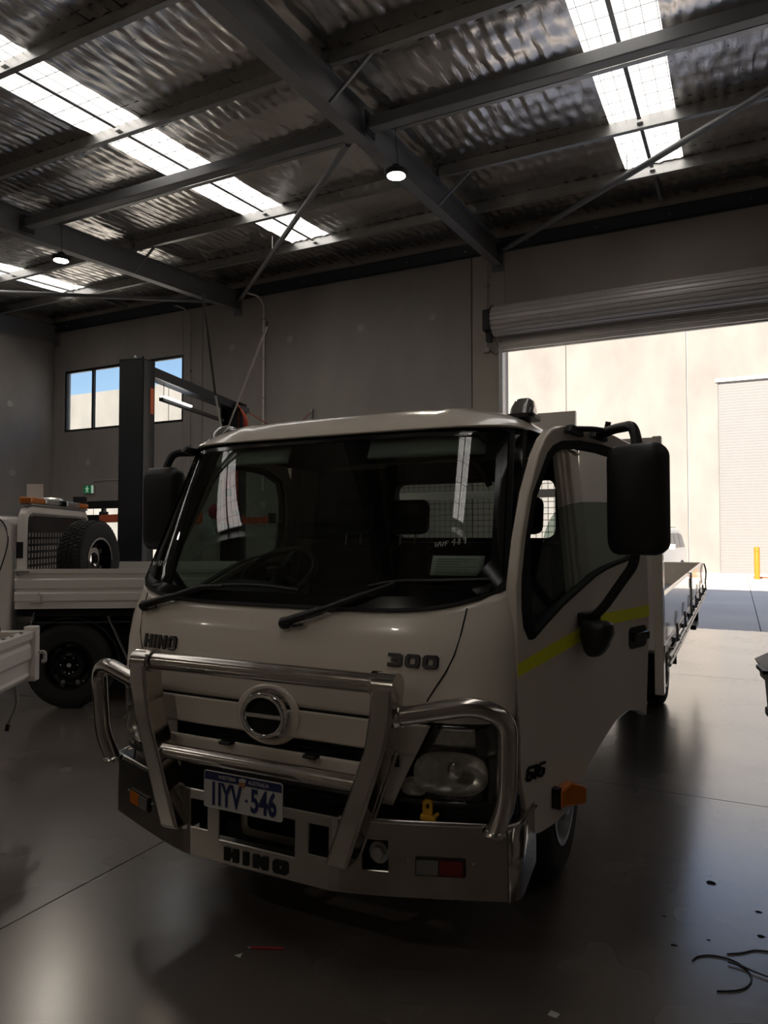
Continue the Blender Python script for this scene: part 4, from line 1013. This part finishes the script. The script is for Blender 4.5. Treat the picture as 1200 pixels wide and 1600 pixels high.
# headboard: posts, mesh window, top panels
hb = MB().box(-HX, HX, TY0-.02, TY0+.02, .95, 1.50).build('headboard', 'white_paint_ute', tr, label='white headboard with mesh window')
for s in (-1, 1): MB().box(s*HX-.05 if s > 0 else s*HX, s*HX if s > 0 else s*HX+.05, TY0-.04, TY0+.05, .70, 2.19).build('headboard_post', 'white_paint', hb, bevel=.006)
MB().box(.80, HX-.05, TY0-.015, TY0+.015, 1.50, 2.185).build('headboard_panel', 'white_paint_ute', hb); MB().box(-HX+.05, -.80, TY0-.015, TY0+.015, 1.50, 2.185).build('headboard_panel', 'white_paint_ute', hb)
MB().box(-.80, .78, TY0-.02, TY0+.02, 2.02, 2.375).build('headboard_top_panel', 'white_paint_ute', hb); MB().box(-.80, .80, TY0-.025, TY0+.025, 1.85, 1.90).build('headboard_rail', 'white_paint_ute', hb)
m = MB()
for k in range(43): m.tube([(-.8+k*.038, TY0, 1.5), (-.8+k*.038, TY0, 2.02)], .0022, 3)
for k in range(14): m.tube([(-.8, TY0, 1.52+k*.038), (.8, TY0, 1.52+k*.038)], .0022, 3)
tag(m.build('headboard_mesh', 'wire', hb), 'welded wire mesh', kind='stuff')
# yellow tag clipped on the bumper
t = thing('yellow_clip', 'small yellow plastic clip on top of the bumper below the headlight', 'clip', (TX+.66, TY+.15, .609))
MB().box(-.028, .028, -.012, .012, .0, .02).build('clip_foot', 'yellow_plastic', t, bevel=.004)
MB().ring(rrect(-.020, .016, .018, .07, .01, 3), rrect(-.008, .006, .04, .06, .004, 3), lambda a_, b_, w_: (a_, w_, b_), -.006, .006).build('clip_loop', 'yellow_plastic', t)
MB().tube([(.02, 0, .012), (.038, -.004, .03)], .006, 6).build('clip_lever', 'yellow_plastic', t)

# ================================================================== UTILITY WITH TRAY (left)
ute = thing('utility_vehicle', 'white utility with flat tray, light bar and black steel wheels, left of the truck', 'vehicle', (-5.582, 4.642, 0), R(31.4))
X0, X1, WD = -.46, 1.98, 1.78
MB().box(X0, X1, -.03, WD-.05, .93, .985).build('tray_deck', 'deck', ute)
def side(y0, sgn, nm):
    pf = [(0, .935), (.03, .935), (.03, 1.30), (-.012, 1.30), (-.012, 1.262), (0, 1.25), (0, 1.215), (-.014, 1.20), (-.014, 1.125), (0, 1.11), (0, 1.09), (-.014, 1.075), (-.014, 1.01), (0, .995)]
    m = MB(); m.prism([(y0+sgn*a, b) for a, b in pf], lambda a, b, w_: (w_, a, b), X0, X1); return m.build(nm, 'white_paint_ute', ute)
sd = side(-.06, 1, 'drop_side'); side(WD, -1, 'drop_side')
MB().box(X0-.005, X0+.13, -.10, -.068, 1.268, 1.285).build('hinge_bar', 'galv', sd); MB().box(X0+.02, X0+.03, -.085, -.07, 1.24, 1.27).build('hinge_stay', 'galv', sd)
MB().tube(fillet([(X0+.19, -.09, 1.0), (X0+.25, -.10, 1.0), (X0+.25, -.10, 1.06), (X0+.22, -.09, 1.08)], .02), .008, 6).build('latch_loop', 'plate_white', sd); MB().box(X0+.14, X0+.26, -.095, -.07, .985, 1.0).build('latch_bar', 'plate_white', sd)
MB().box(X1-.03, X1, -.03, WD-.05, .935, 1.30).build('tail_gate', 'white_paint_ute', ute)
# headboard arch
P = [(-.04, .985), (-.04, 1.72), (-.02, 1.80), (.03, 1.86), (.11, 1.89), (WD-.17, 1.89), (WD-.09, 1.86), (WD-.04, 1.80), (WD-.02, 1.72), (WD-.02, .985)]
Q = [(.03, .985), (.03, 1.70), (.04, 1.765), (.07, 1.80), (.12, 1.815), (WD-.18, 1.815), (WD-.13, 1.80), (WD-.10, 1.765), (WD-.09, 1.70), (WD-.09, .985)]
m = MB(); k = len(P); fn = lambda a, b, w_: (w_, a, b)
vs_ = [fn(*p, X0) for p in P]+[fn(*p, X0) for p in Q]+[fn(*p, X0+.075) for p in P]+[fn(*p, X0+.075) for p in Q]; fs_ = []
for i in range(k-1): fs_ += [(i, i+1, k+i+1, k+i), (2*k+i, 3*k+i, 3*k+i+1, 2*k+i+1), (i, 2*k+i, 2*k+i+1, i+1), (k+i, k+i+1, 3*k+i+1, 3*k+i)]
m.add(vs_, fs_); hd = m.build('headboard_frame', 'white_paint_ute', ute, bevel=.012, smooth=40)
# perforated black guard panel
gx = [.05]; ny, nz = 20, 9
ya = [.05]; 
for i in range(ny): ya += [ya[-1]+.030, ya[-1]+.030+.045]
ya.append(WD-.10)
za = [1.02, 1.20]
for i in range(nz-2): za += [za[-1]+.042, za[-1]+.042+.024]
za.append(1.80)
V = [(X0+.03, y_, z_) for z_ in za for y_ in ya]; F = []; kx = len(ya)
for j in range(len(za)-1):
    for i in range(kx-1):
        if i % 2 == 1 and j % 2 == 1 and i < kx-2 and j < len(za)-2 and ya[i] < 1.5: continue
        F.append((j*kx+i, j*kx+i+1, (j+1)*kx+i+1, (j+1)*kx+i))
MB().add(V, F).build('perforated_guard', 'black_frame', hd, solid=.003)
MB().box(X0+.034, X0+.04, .30, .38, 1.07, 1.13).build('guard_label', 'steel_grey', hd); MB().box(X0-.002, X0+.06, -.044, -.04, 1.40, 1.55).build('black_sticker', 'black_frame', hd)
for y_ in (.08, WD-.15): MB().lathe([(.014, 0), (.014, .01)], Matrix.Translation((X0+.076, y_, 1.80)) @ Matrix.Rotation(R(90), 4, 'Y'), 8).build('bolt', 'galv', hd)
# light bar
lb = MB().box(X0-.01, X0+.09, .05, WD-.12, 1.895, 1.91).build('light_bar_base', 'galv', ute)
L0, L1 = .02, WD-.10
for a, b, mt_ in ((L0, L0+.36, 'amber'), (L0+.36, L0+.75, 'reflector'), (L0+.75, L0+.95, 'black_gloss'), (L0+.95, L1-.30, 'reflector'), (L1-.30, L1, 'amber')):
    MB().box(X0-.015, X0+.10, a, b, 1.912, 1.975).build('light_bar_section', mt_, lb, bevel=.02, seg=3)
sp_ = MB().box(X0-.10, X0+.055, .42, .43, 1.90, 2.12).build('sign_plate', 'white_paint_ute', ute)
MB().lathe([(.11, 1.90), (.13, 1.93), (.13, 1.99), (.09, 2.01)], Matrix.Translation((X0-.08, 1.0, 0)), 24).build('roof_beacon_dome', 'reflector', ute, smooth=40); MB().box(X0-.02, X0+.1, 1.5, 1.6, 1.98, 2.05).build('beacon_mount', 'black_frame', ute)
# cab block
cabp = [(-3.6, .55), (-3.6, 1.0), (-2.55, 1.12), (-1.95, 1.74), (-1.7, 1.80), (-.75, 1.80), (-.60, 1.77), (-.545, 1.70), (-.53, 1.2), (-.53, .5), (-1.2, .45), (-2.6, .45)]
m = MB(); rings = []
for y_, ins in ((.0, 1), (.05, 0), (WD-.15, 0), (WD-.10, 1)):
    rings.append([(a, y_ + (.09 if b > 1.3 else 0)*(1 if y_ < .5 else -1), b) for a, b in cabp])
cb = m.loft(rings).build('cab', 'white_paint_ute', ute, bevel=.05, seg=3, smooth=40)
MB().tube(smooth_path([(-.75, .085, 1.80), (-.64, .082, 1.74), (-.585, .075, 1.60), (-.59, .045, 1.45), (-.63, .0, 1.25), (-.68, -.006, 1.0)], 6), .006, 5).build('door_seam', 'dark_cavity', cb)
MB().prism([(-1.9, 1.22), (-1.6, 1.66), (-.85, 1.68), (-.78, 1.25)], lambda a, b, w_: (a, w_+(b-1.3)*.18, b), -.004, .01).build('side_window', 'suv_glass', cb)
# chassis and wheels
MB().box(-3.3, 1.9, .35, .47, .58, .74).build('chassis_rail', 'dark_cavity', ute); MB().box(-3.3, 1.9, 1.15, 1.27, .58, .74).build('chassis_rail', 'dark_cavity', ute)
MB().box(X0, X1, -.02, WD-.05, .86, .93).build('tray_subframe', 'dark_cavity', ute)
MB().box(X0+.05, .9, .25, .28, .40, .9).build('inner_guard', 'dark_cavity', ute)
def uw(name, x, y, r, s):
    M_ = Matrix.Translation((x, y, r)) @ Matrix.Rotation(R(90)*s, 4, 'X')
    t_ = MB().lathe([(.22, -.12), (r-.08, -.135), (r-.03, -.125), (r, -.09), (r, .09), (r-.03, .125), (r-.08, .135), (.22, .12)], M_, 44, cap=False).build(name, 'rubber', ute, smooth=40)
    MB().lathe([(.225, .11), (.225, .125), (.205, .125), (.19, .06), (.16, .05), (.14, .085), (.10, .085), (.07, .07), (.06, .10), (.02, .10)], M_, 36, cap=False).build('rim', 'black_gloss', t_, smooth=40)
    for k in range(6): a = 2*PI*k/6; MB().lathe([(.011, 0), (.011, .02), (.005, .025)], M_ @ Matrix.Translation((.075*math.cos(a), .075*math.sin(a), .085)), 6).build('wheel_nut', 'chrome', t_)
    for k in range(8): a = 2*PI*(k+.5)/8; MB().lathe([(.02, 0), (.02, .002)], M_ @ Matrix.Translation((.175*math.cos(a), .175*math.sin(a), .06)), 10).build('rim_hole', 'galv' if k in (5, 6) else 'dark_cavity', t_)
    return t_
uw('rear_wheel', 0, .13, .398, 1); uw('rear_wheel', 0, WD-.22, .398, -1); uw('front_wheel', -3.05, .13, .398, 1); uw('front_wheel', -3.05, WD-.22, .398, -1)
MB().bar((.36, -.01, .86), (.56, -.01, .42), .05, .008).build('mudguard_stay', 'galv', ute); MB().bar((-.30, .0, .9), (-.42, .0, .45), .05, .01).build('mudguard_stay', 'steel_grey', ute)
MB().tube([(-.45, .0, .80), (.9, .0, .80)], .008, 6).build('guard_rod', 'black_plastic', ute)
ar = MB(); rings = []
for k in range(13):
    a = PI*(k/12); c_, s_ = math.cos(a), math.sin(a)
    rings.append([(-.47*c_, .02, .40+.45*s_), (-.47*c_, .27, .40+.45*s_), (-.455*c_, .27, .40+.435*s_), (-.455*c_, .02, .40+.435*s_)])
ar.loft(rings).build('mudguard', 'black_plastic', ute)
# spare wheel standing in the tray
spw = thing('spare_wheel', 'black spare tyre on steel rim standing upright in the utility tray', 'wheel', (0, 0, 0))
ca, sa = math.cos(R(31.4)), math.sin(R(31.4))
lx, ly = .05, .42; spw.location = (-5.582+lx*ca-ly*sa, 4.642+lx*sa+ly*ca, .985); spw.rotation_euler = (0, 0, R(31.4-14))
r = .385; M_ = Matrix.Translation((0, 0, r)) @ Matrix.Rotation(R(90), 4, 'Y')
MB().lathe([(.215, -.11), (r-.09, -.132), (r-.03, -.122), (r-.004, -.09), (r-.004, .09), (r-.03, .122), (r-.09, .132), (.215, .11)], M_, 56, cap=False).build('tyre', 'rubber', spw, smooth=40)
tb = MB()
for k in range(56):
    for rw, (w0, w1) in enumerate(((-.098, -.055), (-.045, -.006), (.006, .045), (.055, .098))):
        a = 2*PI*(k+(.5 if rw % 2 else 0))/56
        M2 = M_ @ Matrix.Rotation(a, 4, 'Z')
        tb.box(r-.012, r+.004, -.015, .013, w0, w1, M2)
tag(tb.build('tread_blocks', 'rubber', spw), 'tread blocks of the spare tyre', kind='stuff')
MB().lathe([(.22, .10), (.22, .118), (.20, .118), (.185, .03), (.15, .02), (.12, .05), (.07, .05), (.05, .03), (.05, .0)], M_, 36, cap=False).build('rim', 'black_gloss', spw, smooth=40)
for k in range(6): a = 2*PI*k/6; MB().lathe([(.022, 0), (.022, .003)], M_ @ Matrix.Translation((.165*math.cos(a), .165*math.sin(a), .03)), 10).build('rim_hole', 'galv', spw)

# ================================================================== SECOND WHITE TRAY at the left edge
t3 = thing('tray_trailer', 'corner of a white drop-side tray with black wheel at the left picture edge', 'trailer', (-4.08, 3.13, 0), R(32.6))
MB().box(-1.7, -.03, -2.3, -.03, .70, .76).build('tray_deck', 'deck', t3)
pf = [(0, .70), (0, .93), (-.02, .95), (.012, .965), (.012, 1.0), (-.045, 1.0), (-.045, .70)]
pr2 = [(-.02, .69), (.0, .72), (-.012, .74), (-.012, .81), (.004, .83), (.004, .90), (-.01, .925), (.012, .955), (.012, 1.0), (-.05, 1.0), (-.05, .69)]
m = MB(); m.prism(pr2, lambda a, b, w_: (a, w_, b), -2.3, .0); s1 = m.build('drop_side', 'white_paint_ute', t3, bevel=.004, seg=1)
m = MB(); m.prism(pr2, lambda a, b, w_: (w_, a, b), -1.7, -.05); m.build('tail_gate', 'white_paint_ute', t3, bevel=.004, seg=1)
MB().box(-.05, .03, -.05, .02, .68, 1.03).build('corner_post', 'white_paint_ute', t3, bevel=.008)
MB().tube(fillet([(.03, .0, .86), (.07, .0, .86), (.07, .0, .80), (.05, .0, .80)], .02), .012, 8).build('latch_hook', 'plate_white', t3, smooth=50)
for y_ in (-.16, -.30, -.42): MB().lathe([(.012, 0), (.012, .012)], Matrix.Translation((-.02, y_, 1.0)), 8).build('pin', 'galv', t3)
MB().box(-.95, -.85, -2.3, -.1, .50, .68).build('chassis_rail', 'dark_cavity', t3); MB().box(-1.7, -.1, -.95, -.80, .45, .55).build('axle', 'dark_cavity', t3)
for x_ in (-.22, -1.5):
    M_ = Matrix.Translation((x_, -.85, .33)) @ Matrix.Rotation(R(90), 4, 'Y')
    w_o = MB().lathe([(.18, -.1), (.28, -.11), (.33, -.07), (.33, .07), (.28, .11), (.18, .1)], M_, 36).build('wheel', 'rubber', t3, smooth=40); MB().lathe([(.19, -.09), (.19, .09)], M_, 24).build('rim', 'black_gloss', w_o)
MB().tube(smooth_path([(-.10, -.06, .70), (-.08, -.05, .55), (-.12, -.08, .42)], 5), .010, 6).build('cable', 'plate_white', t3); MB().tube([(-.12, -.08, .42), (-.125, -.085, .38)], .014, 6).build('cable_plug', 'black_plastic', t3)
t = thing('tape_measure', 'yellow tool lying on the white tray edge at far left', 'tool', (-4.08-.13*.842+.20*.539-.10, 3.13-.13*.539-.2*.842, 1.0), R(32.6))
MB().box(-.09, .05, -.05, .05, .0, .045).build('tool_body', 'yellow_plastic', t, bevel=.012); MB().box(.04, .055, -.03, .03, .01, .035).build('tool_grip', 'black_plastic', t)

# ================================================================== TWO-POST LIFT
lift = thing('two_post_lift', 'black two post vehicle lift with orange carriages and arms', 'lift', (-6.57, 6.42, 0), R(103.4))
def post(x, sgn, hz):
    m = MB()   # channel open towards the other post
    m.box(x-.02 if sgn > 0 else x-.13, x+.13 if sgn > 0 else x+.02, -.165, -.150, .02, hz).box(x-.02 if sgn > 0 else x-.13, x+.13 if sgn > 0 else x+.02, .150, .165, .02, hz)
    m.box(x-.13 if sgn > 0 else x+.115, x-.115 if sgn > 0 else x+.13, -.165, .165, .02, hz)
    m.box(x-.13, x+.13, -.165, -.150, .02, hz).box(x-.13, x+.13, .150, .165, .02, hz)
    p = m.build('post', 'lift_black', lift, bevel=.006, seg=1)
    MB().box(x-.13, x+.13, -.165, .165, hz-.02, hz).build('post_cap', 'lift_black', p)
    MB().box(x-.28, x+.28, -.25, .25, 0, .02).build('base_plate', 'lift_black', p)
    cx = x+sgn*.10
    c = MB().box(cx-.07, cx+.07, -.135, .135, 1.86, 2.62).box(cx-.05, cx+.09, -.20, .20, 1.78, 1.95).build('carriage', 'orange_paint', lift, bevel=.01)
    MB().box(cx+sgn*.072-.004, cx+sgn*.072+.004, -.05, .05, 2.22, 2.34).build('carriage_slot', 'dark_cavity', c)
    MB().box(cx-.05, cx+.05, -.14, .14, 2.62, 2.72).build('carriage_head', 'orange_paint', c)
    for s in (-1, 1):
        a = Vector((cx+sgn*.05, s*.14, 1.83)); b = Vector((x+sgn*.78, s*.98, 1.83))
        ar_ = MB().bar(a, b, .12, .10).build('swing_arm', 'orange_paint', lift, bevel=.008)
        MB().lathe([(.06, 1.78), (.06, 1.92), (.05, 1.93)], Matrix.Translation((b.x, b.y, 0)), 18).build('arm_pad', 'rubber', ar_)
        MB().lathe([(.05, 1.76), (.05, 1.93)], Matrix.Translation((a.x, a.y, 0)), 14).build('arm_pivot', 'lift_black', ar_)
    return p
p1 = post(0, 1, 3.75); p2 = post(2.755, -1, 3.72)
MB().box(.02, .10, -.17, -.166, 3.1, 3.42).build('orange_decal', 'orange_paint', p1)
bmb = MB().box(-.1, 2.86, -.09, .09, 3.60, 3.73).build('overhead_beam', 'lift_black', lift, bevel=.006)
MB().tube(smooth_path([(-.05, -.05, 3.75), (.02, -.05, 3.82), (.08, -.03, 3.78), (.12, 0, 3.74)], 4), .012, 6).build('hydraulic_hose', 'black_plastic', bmb); MB().lathe([(.025, 3.75), (.025, 3.80), (.01, 3.82)], Matrix.Translation((.0, .03, 0)), 10).build('hose_fitting', 'galv', bmb)
# work light under the beam
wl_ = thing('work_light', 'long tube light hung under the lift overhead beam', 'light', (-6.57, 6.42, 0), R(103.4))
MB().box(.55, 2.35, -.03, .03, 3.36, 3.41).build('housing', 'black_plastic', wl_, bevel=.006); MB().box(.60, 1.30, -.045, .045, 3.41, 3.43).build('upper_tube', 'tube_white', wl_)
for x_ in (.62, 2.28): MB().tube([(x_, 0, 3.41), (x_, 0, 3.60)], .005, 6).build('hanger', 'black_plastic', wl_)
# air hose: bundle on the far post and a line sagging to the wall
ho = thing('air_hose', 'orange air hose coiled on the far lift post, sagging to the wall', 'hose', (-7.21, 9.10, 3.6))
for i in range(5):
    z0 = .06-.02*i; m = MB().tube(smooth_path([(.18, -.12+.02*i, z0), (.27+.02*i, -.1, z0-.18), (.26+.015*i, -.08, -.40-.08*i), (.20, -.05, -.62-.03*i), (.15, -.04, -.40), (.17, -.08, z0-.1)], 6, True), .012, 6, True); m.build('hose_loop', 'red_hose', ho, smooth=60)
MB().tube(smooth_path([(.16, .16, .0), (.2, .9, -.18), (-.2, 2.0, -.10), (-.7, 3.0, .28), (-1.08, 4.0, .68)], 8), .009, 6).build('hose_line', 'red_hose', ho, smooth=60)
MB().box(.13, .19, -.16, .16, -.02, .06).build('hose_hook', 'lift_black', ho)
t = thing('hose_outlet', 'small capped pipe stub on the back wall where the red hose ends', 'pipe', (-8.29, WY-.03, 3.8))
MB().tube([(0, 0, 0), (0, 0, .5)], .02, 8).build('pipe', 'galv', t); MB().box(-.03, .03, -.03, .03, .5, .56).build('cap', 'galv', t); MB().box(-.05, .05, .0, .03, .2, .24).build('saddle_clip', 'galv', t)
# rag and bag hung over a lift arm end
ra = (-5.86, 6.91)
t = thing('rag_bag', 'crumpled clear plastic bag with a red cap hanging behind the windscreen', 'bag', (ra[0], ra[1], 1.62))
rings = []
for k in range(7):
    q = k/6; rr = .045+.075*math.sin(PI*min(1, q*1.1))
    rings.append([(rr*(1+.3*math.sin(3*a+k*1.7))*math.cos(a)+.02*math.sin(k*2), rr*.5*(1+.25*math.cos(5*a+k))*math.sin(a), .32*q-.05) for a in [2*PI*j/14 for j in range(14)]])
MB().loft(rings).build('bag', 'bag_plastic', t, smooth=30)
rings = []
for k in range(6):
    q = k/5; rr = .09*math.sin(PI*(.15+.75*q))
    rings.append([(.10+rr*(1+.2*math.sin(4*a+k))*math.cos(a), rr*.8*math.sin(a), .20+.17*q) for a in [2*PI*j/12 for j in range(12)]])
MB().loft(rings).build('red_cap', 'red_cloth', t, smooth=30)
MB().tube([(.0, 0, .26), (-.20, .13, .272), (-.24, .17, .272), (-.28, .20, .22)], .004, 5).build('hanging_string', 'black_plastic', t)

# ================================================================== SMALL THINGS ON THE FLOOR
b = thing('waste_bin', 'black plastic bin with lid lip at the right picture edge', 'bin', (.395, 3.62, 0), R(8))
def sq(h_, z): return [(a, c, z) for a, c in rrect(-h_, h_, -h_*.95, h_*.95, .04, 3)]
MB().loft([sq(.20, .02), sq(.262, .99)]).build('body', 'black_plastic', b, smooth=35); MB().loft([sq(.275, .955), sq(.282, 1.01)]).build('rim', 'black_plastic', b, smooth=35)
MB().loft([sq(.285, 1.012), sq(.295, 1.03), sq(.25, 1.065)]).build('lid', 'black_plastic', b, smooth=35)
MB().box(-.315, -.27, -.08, .08, 1.015, 1.03).build('lid_lip', 'black_plastic', b); MB().box(-.30, -.225, -.10, -.02, .83, .87).build('side_clip', 'black_plastic', b, bevel=.01)
for (pts, lab) in ((([(-.171, 2.982), (-.155, 3.017), (-.111, 3.048), (-.045, 3.053), (.002, 3.023), (.027, 2.967), (.014, 2.903), (-.023, 2.857), (-.084, 2.823)]), 'black offcut of wire curled in a hook on the floor'),
                   ([(-.054, 3.086), (-.001, 3.121), (.044, 3.162), (.121, 3.182)], 'short black wire offcut lying behind the curled wire'),
                   ([(-.051, 3.023), (-.002, 3.017), (.05, 2.996), (.141, 2.975)], 'straight black wire offcut crossing the curled wire')):
    o0 = pts[0]
    o = MB().tube(smooth_path([(a-o0[0], c-o0[1], .0035+(.004 if 'crossing' in lab else 0)) for a, c in pts], 6), .003, 6).build('wire_offcut', 'black_plastic', None, smooth=60, loc=(o0[0], o0[1], 0)); tag(o, lab, 'wire', 'wire offcuts on the floor')
o = MB().prism([(-.018, -.012), (.012, -.016), (.02, .01), (-.012, .016)], lambda a, c, w_: (a, c, w_), .0, .0015).build('paper_scrap', 'tape_yellow', None, loc=(-.575, 2.448, 0)); tag(o, 'small yellowish paper scrap on the dark floor, bottom centre', 'scrap'); o.data.materials.clear(); o.data.materials.append(MATS['paper'])
o = MB().prism([(-.014, -.008), (.014, -.01), (.004, .016)], lambda a, c, w_: (a, c, w_), .0, .002).build('paper_scrap', 'paper', None, loc=(-1.738, 2.246, 0)); tag(o, 'tiny white triangular paper scrap on the floor beside the red pen', 'scrap')
t = thing('pen', 'thin red pen lying on the floor in front of the bumper', 'pen', (-1.66, 2.33, .005), math.atan2(.064, .148))
MB().tube([(-.07, 0, 0), (.06, 0, 0)], .0045, 8).build('barrel', 'red_cloth', t); MB().tube([(-.085, 0, 0), (-.07, 0, 0)], [.001, .0045], 8).build('tip', 'galv', t)
DL = ['dark crumb of dirt, largest in the bright floor patch', 'dark dirt speck left of the curled wire', 'dark speck near the right edge above the wires', 'small dark speck in the middle of the bright floor', 'dark speck nearest the right picture edge', 'tiny dark speck closest to the truck wheel']
for (x, y, sz), lab in zip(((-.13, 3.68, .022), (-.243, 3.063, .012), (.063, 3.491, .012), (-.12, 3.164, .007), (.065, 3.286, .014), (-.296, 3.273, .006)), DL):
    m = MB(); n = 9
    ring0 = [(sz*(.6+.6*random.random())*math.cos(2*PI*j/n)*1.4, sz*(.4+.5*random.random())*math.sin(2*PI*j/n), 0) for j in range(n)]
    m.loft([ring0, [(a*.6, c*.6, sz*.3) for a, c, _ in ring0]]); o = m.build('dirt_crumb', 'dirt', None, loc=(x, y, 0)); tag(o, lab, 'dirt', 'dirt crumbs on the floor')
